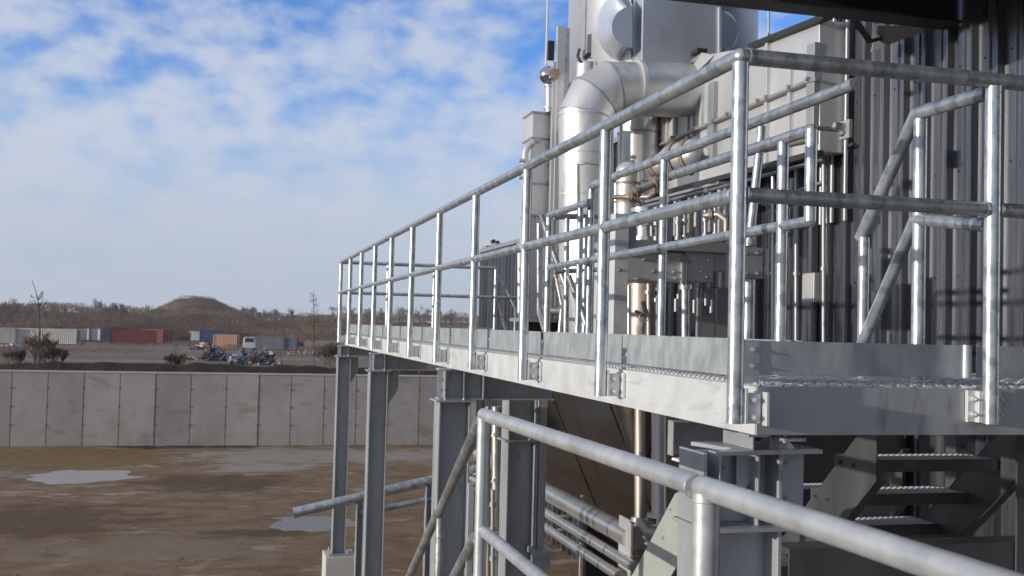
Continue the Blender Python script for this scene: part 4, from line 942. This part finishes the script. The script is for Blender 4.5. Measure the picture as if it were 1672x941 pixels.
for k in (1, 2, 3):
    nrm_ = ((pp[k]-pp[k-1]).normalized()+(pp[k+1]-pp[k]).normalized()).normalized(); b = MB(); full = MB(); full.tube(pp, dR, 40, False); ring = [full.v[k*40+q] for q in range(40)]
    ro = [pp[k]+(q-pp[k])*1.018 for q in ring]; b.add([q-nrm_*.009 for q in ro]+[q+nrm_*.009 for q in ro], [(q, (q+1) % 40, 40+(q+1) % 40, 40+q) for q in range(40)], True); b.build('seam', trim, t)
b = MB(); b.tube([P_(1037, 143.5), P_(1043, 143.8)], dR*1.03, 40); b.build('band', stainm, t)
# capped pipe behind the elbow
t = thing('capped_vent_pipe', 'short silver vent pipe with a lifting lug left of the duct bend', 'vent pipe', P_(957, 200, 14.2))
b = MB(); b.tube([P_(955, 200, 13.6), P_(958, 104, 13.6)], .145, 28); b.tube([P_(958, 104, 13.6), P_(958, 99, 13.6)], .12, 28, True, [.145, .08]); b.build('pipe', stain, t)
b = MB(); b.tube([P_(948, 102, 13.5), P_(943, 92, 13.5), P_(946, 80, 13.5)], .02, 8); b.tube([P_(955, 95, 13.5), P_(962, 88, 13.5)], .03, 8); b.build('lug', darksteel, t)
# vertical pipe column right of the elbow
t = thing('riser_pipe', 'vertical silver pipe under the duct bend beside the panel housing', 'pipe', P_(1044, 555, 14.6))
b = MB(); rr_ = (P_(1078, 250, 14.6).x-P_(1012, 250, 14.6).x)/2; b.tube([P_(1044, 600, 14.6), P_(1044, 175, 14.6)], rr_, 36); b.build('pipe', stainm, t)
for y_ in (195, 219, 300, 380): p_ = P_(1044, y_, 14.6); b = MB(); b.tube([p_-Vector((0, 0, .012)), p_+Vector((0, 0, .012))], rr_*1.03, 36); b.build('band', trim, t)
b = MB(); b.tube([P_(1014, 200, 14.2), P_(1014, 330, 14.2)], .022, 10); b.build('conduit', stain, t)
# box duct and strut tower to the left
Yb = 14.2
t = thing('box_duct', 'tall square silver box duct left of the elbow duct', 'duct', P_(888, 520, Yb))
a_ = P_(870, 184, Yb); e_ = P_(905, 352, Yb)
b = MB(); b.box(a_.x, e_.x, Yb, Yb+.45, e_.z, a_.z); b.build('casing', stainm, t, .006)
b = MB()
for y_ in (184, 226, 300, 352): z_ = P_(880, y_, Yb).z; b.box(a_.x-.02, e_.x+.02, Yb-.02, Yb+.47, z_-.012, z_+.012)
for x_, y_ in ((890, 224), (879, 230)): q = P_(x_, y_, Yb-.03); b.tube([q, q-Vector((0, .05, 0))], .03, 8)
b.build('flange', trim, t)
t = thing('ribbed_cabinet', 'pale grey ribbed cabinet below the square box duct', 'cabinet', P_(888, 560, Yb))
b = MB(); x_ = a_.x-.02; zt_ = e_.z-.03; zb_ = P_(880, 520, Yb).z
k = 0; pts = []
while x_+k*.06 < P_(918, 450, Yb).x: pts += [(x_+k*.06, Yb-.0), (x_+k*.06+.03, Yb), (x_+k*.06+.035, Yb-.02), (x_+k*.06+.055, Yb-.02)]; k += 1
m_ = len(pts); b.add([(p_[0], p_[1], zb_) for p_ in pts]+[(p_[0], p_[1], zt_) for p_ in pts], [(i, i+1, m_+i+1, m_+i) for i in range(m_-1)]); b.box(x_, pts[-1][0], Yb+.01, Yb+.45, zb_, zt_); b.build('casing', sidinglt, t)
b = MB(); b.box(x_-.12, pts[-1][0]+.12, Yb-.15, Yb+.45, zb_-.05, zb_-.002); q = P_(882, 506, Yb-.06); b.tube([q, q+Vector((.22, 0, 0))], .05, 10); b.tube([q+Vector((.05, -.05, 0)), q+Vector((.05, -.05, -.1))], .04, 8); b.build('ledge', trim, t)
b = MB(); b.box(x_, pts[-1][0], Yb+.05, Yb+.4, -1.6, zb_-.052); b.build('stand', darksteel, t)
t = thing('strut_tower', 'narrow silver angle section tower behind the square box duct', 'steel tower', P_(920, 352, 14.0))
for (xa_, xb_, y0_, y1_, nm) in ((911, 917, 42, 345, 'web_strip'), (918, 929, 44, 190, 'bolted_plate'), (904, 911, 100, 352, 'side_angle')):
    p0 = P_(xa_, y0_, 14.0); p1 = P_(xb_, y1_, 14.0); b = MB(); b.box(p0.x, p1.x, 14.0+{'bolted_plate': .03, 'side_angle': .014}.get(nm, 0), 14.08, p1.z, p0.z)
    if nm == 'bolted_plate':
        for k in range(7): hexbolt(b, ((p0.x+p1.x)/2, 14.03, p0.z-.1-k*.16), (0, -1, 0), .02, .02)
    b.build(nm, stainm, t, .004)
b = MB(); p0 = P_(896, 66, 14.1); p1 = P_(905, 98, 14.1); b.box(p0.x, p1.x, 14.1, 14.16, p1.z, p0.z); b.build('dark_fin', darksteel, t)
b = MB(); b.prism([P_(893, 178, 14.15), P_(922, 156, 14.15), P_(922, 172, 14.15), P_(916, 178, 14.15)], (0, .05, 0)); b.build('gusset', darksteel, t)
t = thing('vent_ball', 'round polished vent ball on a short pipe above the square box duct', 'vent', P_(896, 180, 14.1))
c_ = P_(895, 123, 14.1); r_ = .125
b = MB(); b.lathe(c_, [(r_*math.cos(a__), r_*math.sin(a__)) for a__ in [-PI/2+PI*k/14 for k in range(15)]], 28); b.build('ball', mat('polished_steel', (.55, .55, .56), 1, .15), t)
b = MB(); b.tube([P_(897, 183, 14.1), P_(897, 140, 14.1)], .055, 20); b.tube([P_(897, 142, 14.1), P_(897, 139, 14.1)], .075, 20); b.tube([P_(897, 178, 14.1), P_(897, 175, 14.1)], .075, 20); b.build('pipe', stain, t)
b = MB(); b.tube([P_(906, 120, 14.02), P_(906, 120, 13.94)], .07, 12); b.build('clamp', rusty, t)
t = thing('lightning_rod', 'thin white vertical rod rising beside the vent ball', 'rod', P_(892, 105, 14.1))
b = MB(); b.tube([P_(891.5, 106, 14.1), P_(895.5, -40, 14.1)], .014, 8); b.build('rod', plwhite, t)
t = thing('lightning_rod', 'thin vertical rod standing on the roof right of the stack', 'rod', U(1255, 66, Y=12.2))
b = MB(); b.tube([U(1255, 70, Y=12.2), U(1255, 10, Y=12.2)], .014, 8); b.build('rod', trim, t)
t = thing('curved_conduit', 'thin curved silver pipe hugging the left side of the box duct', 'pipe', P_(858, 540, 14.2))
b = MB(); b.tube([P_(870, 233, 14.2), P_(863, 238, 14.2), P_(858, 248, 14.2), P_(857, 262, 14.2), P_(856, 545, 14.2)], .045, 14); b.build('pipe', stain, t)
b = MB(); b.tube([P_(849, 398, 14.6), P_(849, 512, 14.6)], .038, 10); b.build('side_pipe', stainm, t)
for y_ in (262, 290, 440, 487, 512): q = P_(853, y_, 14.15); b = MB(); b.tube([q-Vector((.05, 0, 0)), q+Vector((.05, 0, 0))], .03, 8); b.build('bracket', stainm, t)

# panel housing on the building wall
HX = 5.93
t = thing('panel_housing', 'silver sheet metal panel housing mounted high on the dark building', 'housing', U(1210, 280, X=HX))
poly = [U(1338, 32, X=HX), U(1232, 76, X=HX), U(1150, 90, X=HX), U(1076, 176, X=HX), U(1076, 316, X=HX), U(1338, 248, X=HX)]
b = MB(); b.prism(poly, (BX-HX-.06, 0, 0)); b.build('casing', stainm, t, .01)
b = MB(); b.bar(U(1352, 27, X=HX-.03), U(1228, 76, X=HX-.03), .12, .05); b.build('eave', darksteel, t)
b = MB(); b.bar(U(1147, 82, X=HX-.03), U(1100, 108, X=HX-.03), .14, .05); b.build('eave', darksteel, t)
def strip(xp, y0_, y1_, w_=.05, d_=.05, m=stainm, nm='rib'):
    b = MB(); p0 = U(xp, y0_, X=HX-.02); p1 = U(xp, y1_, X=HX-.02); b.box(HX-.02-d_/2, HX-.001, p0.y-w_/2, p0.y+w_/2, min(p0.z, p1.z), max(p0.z, p1.z)); b.build(nm, m, t, .004)
for xp, y0_, y1_ in ((1077, 178, 240), (1083, 180, 238), (1090, 176, 236), (1103, 168, 234), (1124, 160, 226), (1132, 150, 222), (1141, 148, 210), (1146, 150, 208), (1254, 55, 268), (1291, 92, 258)): strip(xp, y0_, y1_, .06, .05)
for xp, y0_, y1_ in ((1166, 135, 258), (1330, 72, 235)): strip(xp, y0_, y1_, .16, .09, trim)
b = MB(); b.bar(U(1072, 240, X=HX-.05), U(1318, 134, X=HX-.05), .07, .03); b.bar(U(1318, 134, X=HX-.05), U(1336, 130, X=HX-.05), .07, .03); 
for xp in (1100, 1135, 1166, 1190, 1240, 1254, 1291, 1322):
    yp = 240-(xp-1072)*.431; q = U(xp, yp-3, X=HX-.07); b.tube([q, q-Vector((.05, 0, 0))], .025, 8)
b.build('stiffener_angle', trim, t)
b = MB(); b.bar(U(1076, 318, X=HX-.04), U(1338, 250, X=HX-.04), .10, .06)
b.bar(U(1120, 330, X=HX-.04), U(1395, 235, X=BX-.07), .03, .03); b.build('bottom_angle', darksteel, t)
b = MB(); b.prism([U(1098, 120, X=5.62), U(1146, 86, X=5.9), U(1166, 90, X=5.92), U(1092, 166, X=5.92), U(1077, 176, X=5.92), U(1060, 196, X=5.62), U(1072, 155, X=5.60)], (.03, .03, -.02)); b.build('hood_panel', stainm, t)
# end panel flaps by the wall
b = MB(); p0 = U(1345, 30, Y=10.25); b.prism([U(1338, 34, Y=10.4), U(1352, 28, Y=10.4), U(1352, 45, Y=10.4), U(1338, 68, Y=10.4)], (0, .04, 0)); b.prism([U(1341, 132, Y=10.22), U(1394, 140, Y=10.22), U(1394, 198, Y=10.22), U(1341, 235, Y=10.22)], (0, .03, 0)); b.build('end_panel', trim, t)
# rail bracket with clamp at the wall
t = thing('wall_bracket', 'small steel bracket with clamp bolts at the end of the inner guardrail', 'bracket', U(1370, 215, Y=9.2))
b = MB(); a_ = U(1333, 209, Y=8.2); e_ = U(1378, 213, Y=8.2); b.tube([a_, e_], .02, 10); b.tube([U(1362, 205, Y=8.18), U(1378, 207, Y=8.18)], .03, 10)
b.build('pipe', galv, t)
b = MB(); q = U(1378, 198, Y=8.2); q2 = U(1382, 228, Y=8.2); b.box(q.x-.01, q.x+.02, 8.1, 8.25, q2.z, q.z); b.box(q.x+.02, U(1392, 210, Y=8.2).x, 8.2, 8.22, U(1390, 222, Y=8.2).z, U(1390, 200, Y=8.2).z); hexbolt(b, U(1374, 218, Y=8.08), (0, -1, 0), .02, .03); b.build('plate', galvc, t)

# vessels behind the inner rail
def vessel(lab, pxc, hw_px, ytop, ybot, Y, m, dome=True, bands=(), name='pressure_vessel', group=None, bm_=None):
    c_ = U(pxc, ybot, Y=Y); r_ = U(pxc+hw_px, ybot, Y=Y).x-c_.x; zt_ = U(pxc, ytop, Y=Y).z
    t = thing(name, lab, 'vessel', c_, group); b = MB(); pr = [(r_, c_.z), (r_, zt_-(r_*.8 if dome else 0))]
    if dome: pr += [(r_*math.cos(a__), zt_-r_*.8+r_*.8*math.sin(a__)) for a__ in [PI/2*k/8 for k in range(1, 9)]]
    b.lathe((c_.x, Y, 0), pr, 36); b.build('shell', m, t)
    if bands:
        for y_ in bands: z_ = U(pxc, y_, Y=Y).z; b = MB(); b.lathe((c_.x, Y, 0), [(r_, z_-.014), (r_*1.05, z_-.014), (r_*1.05, z_+.014), (r_, z_+.014)], 36, smooth=False); b.build('band', bm_ or rusty, t)
    return t
vessel('domed silver vessel with clamp bands right of the elbow duct', 1020, 19, 264, 560, 11.2, stain, True, (300, 330, 372, 420))
vessel('heat tinted brown steel vessel below the bolted box beam', 1048, 25, 440, 620, 10.2, bronze, False, (470,), bm_=bronze)
vessel('pale silver vessel between the duct cone and the inner guardrail', 985, 17, 396, 600, 11.6, stainm, True, (420,))
# horizontal silver vessels with rusty clamps
def hvessel(lab, p, q, r_, name='horizontal_vessel'):
    t = thing(name, lab, 'vessel', (p+q)/2-Vector((0, 0, r_))); d = (q-p).normalized(); b = MB()
    b.tube([p-d*r_*.8, p-d*r_*.55, p, q, q+d*r_*.55, q+d*r_*.8], r_, 32, True, [r_*.25, r_*.75, r_, r_, r_*.75, r_*.25]); b.build('shell', stain, t)
    for k in (.25, .75): c_ = p+(q-p)*k; b = MB(); b.tube([c_-d*.025, c_+d*.025], r_*1.1, 24); b.build('clamp', rusty, t)
    return t
hvessel('rounded silver vessel with rusty clamps under the panel housing', U(1096, 262, Y=10.9), U(1136, 252, Y=10.6), .17)
hvessel('smaller rounded silver vessel left of the one with rusty clamps', U(1070, 272, Y=11.6), U(1082, 268, Y=11.4), .13)
def pipe(lab, pts, r_, m=pipem, fl=(), name='process_pipe', n=22, fm=None, group='process pipes around the walkway'):
    t = thing(name, lab, 'pipe', Vector(pts[-1] if pts[-1][2] < pts[0][2] else pts[0]), group); b = MB(); b.tube(pts, r_, n); b.build('pipe_run', m, t)
    for (i, k) in fl:
        b = MB(); a_ = Vector(pts[i]); e_ = Vector(pts[i+1]); c_ = a_+(e_-a_)*k; d = (e_-a_).normalized(); b.tube([c_-d*.018, c_+d*.018], r_*1.6, n); b.build('flange', fm or m, t)
    return t
pipe('rust marked pipe running up right under the panel housing', [U(1030, 318, Y=9.3), U(1075, 296, Y=9.3), U(1180, 258, Y=9.0), U(1330, 226, Y=8.6)], .035, bronze, ((0, .2), (0, .9), (1, .5), (2, .4)), fm=rusty)
pipe('thin pipe below the rust marked pipe against the ribbed wall', [U(1045, 340, Y=9.6), U(1200, 300, Y=9.2), U(1342, 262, Y=9.0)], .018, trim, ((0, .3), (0, .7)))
pipe('leaning silver pipe with a clamp box behind the corner post', [U(1243, 206, Y=6.6), U(1243, 220, Y=6.6), U(1223, 402, Y=6.6)], .030, galv, ((1, .97),), fm=galvc)
pipe('upright silver pipe below the clamp box behind the corner post', [U(1223, 455, Y=6.6), U(1221, 575, Y=6.6)], .042, galv)
t = thing('clamp_box', 'bolted square steel clamp box on the leaning silver pipe', 'clamp', U(1233, 458, Y=6.5))
b = MB(); a_ = U(1213, 404, Y=6.55); e_ = U(1241, 456, Y=6.55); b.box(a_.x, e_.x, 6.52, 6.66, e_.z, a_.z); b.box(e_.x, U(1251, 430, Y=6.55).x, 6.56, 6.575, e_.z+.005, a_.z-.005)
for x_, y_ in ((1218, 414), (1218, 447), (1236, 414), (1236, 447), (1246, 412), (1246, 432), (1246, 450)): hexbolt(b, U(x_, y_, Y=6.52 if x_ < 1240 else 6.56), (0, -1, 0), .010, .012)
b.build('box', galvc, t, .003)
# bolted box beam
t = thing('box_beam', 'long bolted grey steel box beam crossing behind the inner guardrail', 'box beam', U(1095, 462, Y=8.6))
a_ = U(1000, 396, Y=8.6); e_ = U(1164, 463, Y=8.6); j_ = U(1117, 430, Y=8.6).x
b = MB(); b.box(U(1025, 430, Y=8.6).x, j_-.01, 8.6, 9.1, e_.z, U(1025, 409, Y=8.6).z); b.box(j_+.012, e_.x, 8.6, 9.1, e_.z+.01, U(1140, 406, Y=8.6).z); b.build('casing', sidinglt, t, .005)
b = MB(); b.box(a_.x, U(1186, 400, Y=8.6).x, 8.5, 9.15, U(1025, 408, Y=8.6).z+.002, U(1025, 392, Y=8.6).z); b.build('top_ledge', trim, t, .005)
b = MB(); b.box(j_-.035, j_-.012, 8.56, 8.6, e_.z-.02, a_.z-.08); b.box(j_-.005, j_+.010, 8.56, 8.6, e_.z-.02, a_.z-.08)
for x_, y_ in ((1032, 418), (1050, 424), (1052, 422), (1070, 426), (1066, 443), (1096, 424), (1100, 444), (1130, 410), (1158, 412), (1126, 428), (1142, 444), (1154, 425), (1152, 453), (1160, 454), (1040, 455), (1080, 455), (1102, 455)): hexbolt(b, U(x_, y_, Y=8.6), (0, -1, 0), .012, .02)
b.build('joint_flange', galvc, t)
b = MB(); b.box(e_.x+.005, U(1187, 420, Y=8.7).x, 8.7, 9.1, U(1140, 440, Y=8.6).z, U(1140, 406, Y=8.6).z); b.build('end_stub', sidinglt, t)
t = thing('square_post', 'square steel post carrying the left end of the bolted box beam', 'steel post', U(1013, 555, Y=8.2))
a_ = U(1005, 348, Y=8.2); e_ = U(1023, 580, Y=8.2); b = MB(); b.box(a_.x, e_.x, 8.2, 8.32, e_.z, a_.z); b.build('post', galvf, t, .004)
b = MB(); b.prism([(e_.x+.002, 8.22, a_.z), (e_.x+.05, 8.22, a_.z-.03), (e_.x+.075, 8.22, a_.z-.12), (e_.x+.075, 8.22, a_.z-.28), (e_.x+.002, 8.22, a_.z-.28)], (0, .06, 0)); hexbolt(b, (a_.x+.04, 8.2, a_.z-.36), (0, -1, 0)); hexbolt(b, (a_.x+.04, 8.2, a_.z-.46), (0, -1, 0)); b.build('rounded_bracket', galvc, t)
pipe('upright silver pipe under the joint of the bolted box beam', [U(1119, 466, Y=8.6), U(1119, 575, Y=8.6)], .036, galv, ((0, .03),))
t = thing('cable_tray', 'grey steel channel posts and ledge under the right end of the box beam', 'support', U(1160, 560, Y=9.2))
b = MB(); a_ = U(1092, 467, Y=9.2); e_ = U(1192, 471, Y=9.2); b.box(a_.x, e_.x, 9.15, 9.25, e_.z, a_.z)
for x0_, x1_ in ((1147, 1166), (1172, 1190), (1140, 1142)): p0 = U(x0_, 471, Y=9.2); p1 = U(x1_, 580, Y=9.2); b.box(p0.x, p1.x, 9.2, 9.24, p1.z, p0.z-.003)
for x_, y_ in ((1108, 480), (1134, 490), (1153, 478), (1162, 490), (1104, 488)): q = U(x_, y_, Y=9.14); b.tube([q, q-Vector((0, 0, .12))], .02, 8)
b.build('frame', trim, t)
# valve on brown vessel
t = thing('valve', 'small hand valve on the brown steel vessel', 'valve', U(1050, 520, Y=9.8))
b = MB(); b.tube([U(1050, 492, Y=9.8), U(1056, 516, Y=9.8)], .025, 12); b.tube([U(1037, 508, Y=9.8), U(1058, 517, Y=9.8)], .016, 10); b.tube([U(1053, 515, Y=9.8), U(1049, 545, Y=9.8)], .014, 10); b.build('body', bronze, t)
b = MB(); c_ = U(1051, 519, Y=9.75)
for k in range(12):
    a0_ = 2*PI*k/12; a1_ = 2*PI*(k+1)/12; b.tube([c_+Vector((math.cos(a0_), 0, math.sin(a0_)))*.045, c_+Vector((math.cos(a1_), 0, math.sin(a1_)))*.045], .008, 6)
b.build('handwheel', stainm, t)
pipe('slim upright pipe right of the brown vessel', [U(1060, 450, Y=9.9), U(1060, 560, Y=9.9)], .03, bronze, ((0, .25),))
# vertical wall conduits low on the ribbed wall behind the beam
for i, (x_, y0_, y1_, lab) in enumerate(((1107, 335, 392, 'first short conduit above the box beam, left of the pair'), (1118, 332, 390, 'second short conduit above the box beam'), (1152, 330, 388, 'third short conduit above the box beam'), (1168, 326, 386, 'fourth short conduit above the box beam, nearest the corner post'))):
    pipe(lab, [U(x_, y0_, Y=10.2), U(x_, y1_, Y=10.2)], .022, trim, ((0, .5), (0, .95)), group='short conduits above the box beam')
pipe('slim standpipe left of the second walkway post in front of the duct', [U(943, 268, Y=12.2), U(943, 400, Y=12.2)], .035, stain)
pipe('hooked thin pipe crossing the middle of the elbow duct', [U(945, 268, Y=12.3), U(958, 266, Y=12.2), U(990, 270, Y=12.2)], .018, trim)

t = thing('shelf_ledge', 'rust stained steel ledge with added strips for rib highlights below the panel housing', 'ledge', U(1130, 330, X=5.2))
b = MB(); b.bar(U(1052, 336, X=5.3), U(1196, 300, X=5.3), .35, .035); b.build('ledge_plate', trim, t, .004)
for k, x_ in enumerate((1062, 1074, 1090, 1104, 1113, 1127, 1138, 1150, 1161, 1176, 1186)):
    y_ = 336-(x_-1052)*.25; q = U(x_, y_+4, X=5.2); b = MB(); b.box(q.x-.02, q.x+.02, q.y-.03, q.y+.03, q.z-rnd.uniform(.35, .62), q.z); b.build('rib_highlight', stainm if k % 3 == 0 else (bronze if k % 4 == 1 else trim), t)  # strips added to stand in for highlights on the wall ribs
GP = 'process pipes around the walkway'
pipe('thick flanged silver nozzle standing on the box beam ledge', [U(1052, 392, Y=9.0), U(1052, 340, Y=9.0)], .075, pipem, ((0, .03), (0, .5), (0, .93)))
pipe('slim flanged silver nozzle right of the thick nozzle', [U(1082, 392, Y=9.3), U(1082, 350, Y=9.3), U(1094, 338, Y=9.3)], .03, bronze, ((0, .3), (0, .8)), fm=rusty)
pipe('thin grey pipe with two bends beside the elbow duct', [U(1006, 300, Y=11.8), U(1006, 400, Y=11.8), U(1000, 420, Y=11.8), U(1000, 560, Y=11.8)], .026, pipem, ((1, .5), (2, .3)))
pipe('thin horizontal pipe crossing under the two silver vessels', [U(1000, 322, Y=11), U(1060, 322, Y=10.8), U(1072, 312, Y=10.6)], .028, bronze, ((0, .5),), fm=rusty)
pipe('grey pipe rising behind the handwheel on the brown vessel', [U(1073, 470, Y=9.9), U(1073, 570, Y=9.9)], .03, trim, ((0, .2),))
pipe('thin grey pipe between the brown vessel and the square post', [U(1027, 466, Y=9.6), U(1027, 570, Y=9.6)], .018, stainm)
pipe('slanting thin pipe in front of the duct cone', [U(898, 400, Y=10.8), U(918, 500, Y=10.8), U(912, 560, Y=10.8)], .022, pipem, ((0, .5),))
pipe('short pale pipe with flanges below the pale cabinet ledge', [U(880, 508, Y=13.6), U(926, 508, Y=13.6), U(930, 545, Y=13.6)], .045, stainm, ((0, .2), (0, .8)))
pipe('bent pipe with rust marks above the right of the box beam', [U(1186, 392, Y=9.0), U(1186, 360, Y=9.0), U(1174, 350, Y=9.1), U(1150, 352, Y=9.2)], .028, bronze, ((0, .3), (2, .5)), fm=rusty)
pipe('thin conduit running along the wall above the rail shadow', [U(1240, 330, X=6.15), U(1300, 312, X=6.15), U(1348, 296, X=6.15)], .02, trim, ((0, .2), (1, .5)))
for i, (x_, lab) in enumerate(((1262, 'slim wall conduit left of the inner guardrail end post'), (1300, 'slim wall conduit right of the inner guardrail end post'), (1345, 'slim wall conduit below the corner of the panel housing'))):
    pipe(lab, [U(x_, 262 if i < 2 else 245, X=6.14), U(x_, 600, X=6.14)], .022, stainm if i == 0 else trim, ((0, .2), (0, .55)), group='slim conduits on the ribbed wall')
t = thing('junction_box', 'small grey junction box on the ribbed wall behind the inner guardrail', 'junction box', U(1322, 480, X=6.1))
b = MB(); q = U(1322, 470, X=6.1); b.box(6.08, 6.22, q.y-.12, q.y+.12, q.z-.16, q.z+.16); b.build('box', stainm, t, .008)
b = MB(); b.box(6.068, 6.08, q.y-.105, q.y+.105, q.z-.145, q.z+.145); b.build('lid', stainm, t, .004)
# screw rows along the ribbed wall
# ============================================================ EQUIPMENT BELOW THE DECK
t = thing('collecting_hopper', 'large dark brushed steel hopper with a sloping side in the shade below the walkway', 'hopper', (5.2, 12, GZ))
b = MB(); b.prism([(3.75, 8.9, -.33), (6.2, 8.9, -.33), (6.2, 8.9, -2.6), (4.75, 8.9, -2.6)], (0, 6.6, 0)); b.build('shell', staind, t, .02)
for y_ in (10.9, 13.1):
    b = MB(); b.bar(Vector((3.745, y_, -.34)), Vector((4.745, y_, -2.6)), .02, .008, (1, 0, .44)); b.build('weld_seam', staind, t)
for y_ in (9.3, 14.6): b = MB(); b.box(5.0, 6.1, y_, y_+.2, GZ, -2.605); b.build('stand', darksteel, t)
t = thing('hopper_cone', 'tapering steel hopper tip below the walkway beside the upright pipes', 'hopper', U(1040, 745, Y=9.3))
c_ = U(1046, 655, Y=9.3); e_ = U(1040, 760, Y=9.3); b = MB(); b.lathe((c_.x, 9.3, 0), [(.07, e_.z), (.26, c_.z), (.26, -.1)], 32); b.build('shell', staind, t)
def run(lab, X, px0, py0, px1, py1, r_, ye, m=pipem, fl=8):
    a_ = U(px0, py0, X=X); e_ = U(px1, py1, X=X); z_ = (a_.z+e_.z)/2
    t = thing('process_pipe', lab, 'pipe', (X, a_.y, z_-r_), 'process pipes around the walkway')
    b = MB(); b.tube([(X, a_.y-.1, z_), (X, ye, z_)], r_, 26); b.build('pipe_run', m, t); b = MB(); y_ = a_.y+.1
    while y_ < ye: b.tube([(X, y_, z_), (X, y_+.02, z_)], r_*1.035, 26); y_ += .62
    b.build('band', m, t); return z_, a_.y
z1_, ya1 = run('thick banded steel pipe, uppermost of the three low pipes beside the vessel', 3.5, 1026, 880, 892, 799, .098, 15)
z2_, ya2 = run('slim steel pipe, middle of the three low pipes beside the vessel', 3.42, 1030, 921, 892, 838, .050, 15)
z3_, ya3 = run('slim steel pipe, lowest of the three low pipes beside the vessel', 3.36, 1005, 937, 892, 862, .047, 15)
for i, (y_, lab) in enumerate(((10.7, 'nearer'), (12.7, 'farther'))):
    t = thing('pipe_support', lab+' steel stand carrying the three low pipes', 'pipe stand', (3.45, y_, GZ), 'stands under the low pipes'); b = MB()
    b.box(3.60, 3.63, y_, y_+.04, GZ, z1_+.1); b.box(3.36, 3.60, y_, y_+.03, z1_-.12, z1_-.10); b.box(3.36, 3.60, y_, y_+.03, z2_-.07, z2_-.052); b.build('stand', galvc, t)
pipe('narrower of the two upright pipes below the walkway', [U(1045, 660, X=3.5), U(1045, 850, X=3.5), U(1060, 870, X=3.52), U(1100, 876, X=3.6)], .048, bronze, ((0, .99),), fm=stainm)
pipe('wider of the two upright pipes below the walkway', [U(1076, 660, X=3.5), U(1076, 845, X=3.5)], .062, stain, ((0, .98),), fm=stainm)
pipe('thin upright pipe under the wider upright pipe', [U(1076, 840, X=3.5), U(1077, 880, X=3.5)], .026, stain)
t = thing('flange_plate', 'upright slotted steel plate at the near end of the low pipes', 'plate', U(1030, 941, Y=8.9))
b = MB(); a_ = U(1027, 849, Y=8.9); b.box(a_.x, a_.x+.02, 8.85, 9.15, -2.9, a_.z); b.box(a_.x, a_.x+.12, 8.85, 8.87, a_.z-.02, a_.z); b.build('plate', stainm, t, .002)
for i, (x_, y_, r_, lab) in enumerate(((1046, 888, .075, 'short horizontal steel elbow behind the slotted plate'), (1056, 905, .06, 'lower short steel elbow behind the slotted plate'), (1050, 860, .045, 'small steel elbow above the slotted plate'))):
    pipe(lab, [U(x_-16, y_+8, Y=9.2), U(x_+4, y_-3, Y=9.1), U(x_+26, y_+8, Y=9.05), U(x_+40, y_+24, Y=9.05)], r_, pipem, ((0, .5), (2, .4)))
# clutter between the columns
for i, (x_, y0_, y1_, Y_, r_, m, lab) in enumerate(((797, 664, 960, 9.6, .022, bronze, 'thin brown pipe between the bolted column and the inner column'), (811, 664, 960, 9.8, .05, pipem, 'upright steel pipe left of the inner column'), (805, 800, 960, 9.2, .02, trim, 'thin grey conduit left of the inner column'))):
    pipe(lab, [U(x_, y0_, Y=Y_), U(x_, y1_, Y=Y_)], r_, m, ((0, .15), (0, .4), (0, .7)))
pipe('short bent pipe end left of the inner column, topmost', [U(842, 760, Y=10), U(822, 768, Y=10), U(820, 790, Y=10)], .06, pipem, ((0, .5),))
pipe('short bent pipe end left of the inner column, second from top', [U(840, 806, Y=10), U(806, 793, Y=10)], .035, pipem, ((0, .3), (0, .7)))
pipe('short bent pipe end left of the inner column, lowest', [U(842, 838, Y=10), U(818, 822, Y=10)], .035, pipem, ((0, .3), (0, .7)))

hz_ = MB(); hz_.box(-380, 420, -30, 480, GZ-4, 14); hm = bpy.data.materials.new('haze_air'); hm.use_nodes = True; ht = hm.node_tree; ht.nodes.clear()
ho = ht.nodes.new('ShaderNodeOutputMaterial'); hv = ht.nodes.new('ShaderNodeVolumePrincipled'); hv.inputs['Density'].default_value = .00028; hv.inputs['Color'].default_value = (.86, .9, .96, 1); ht.links.new(hv.outputs[0], ho.inputs['Volume'])
hob = hz_.build('haze', hm); hob['kind'] = 'stuff'; hob['label'] = 'thin pale haze over the whole yard'
for o in bpy.data.objects:
    if '_o' in o: del o['_o']
S.render.engine = 'CYCLES'
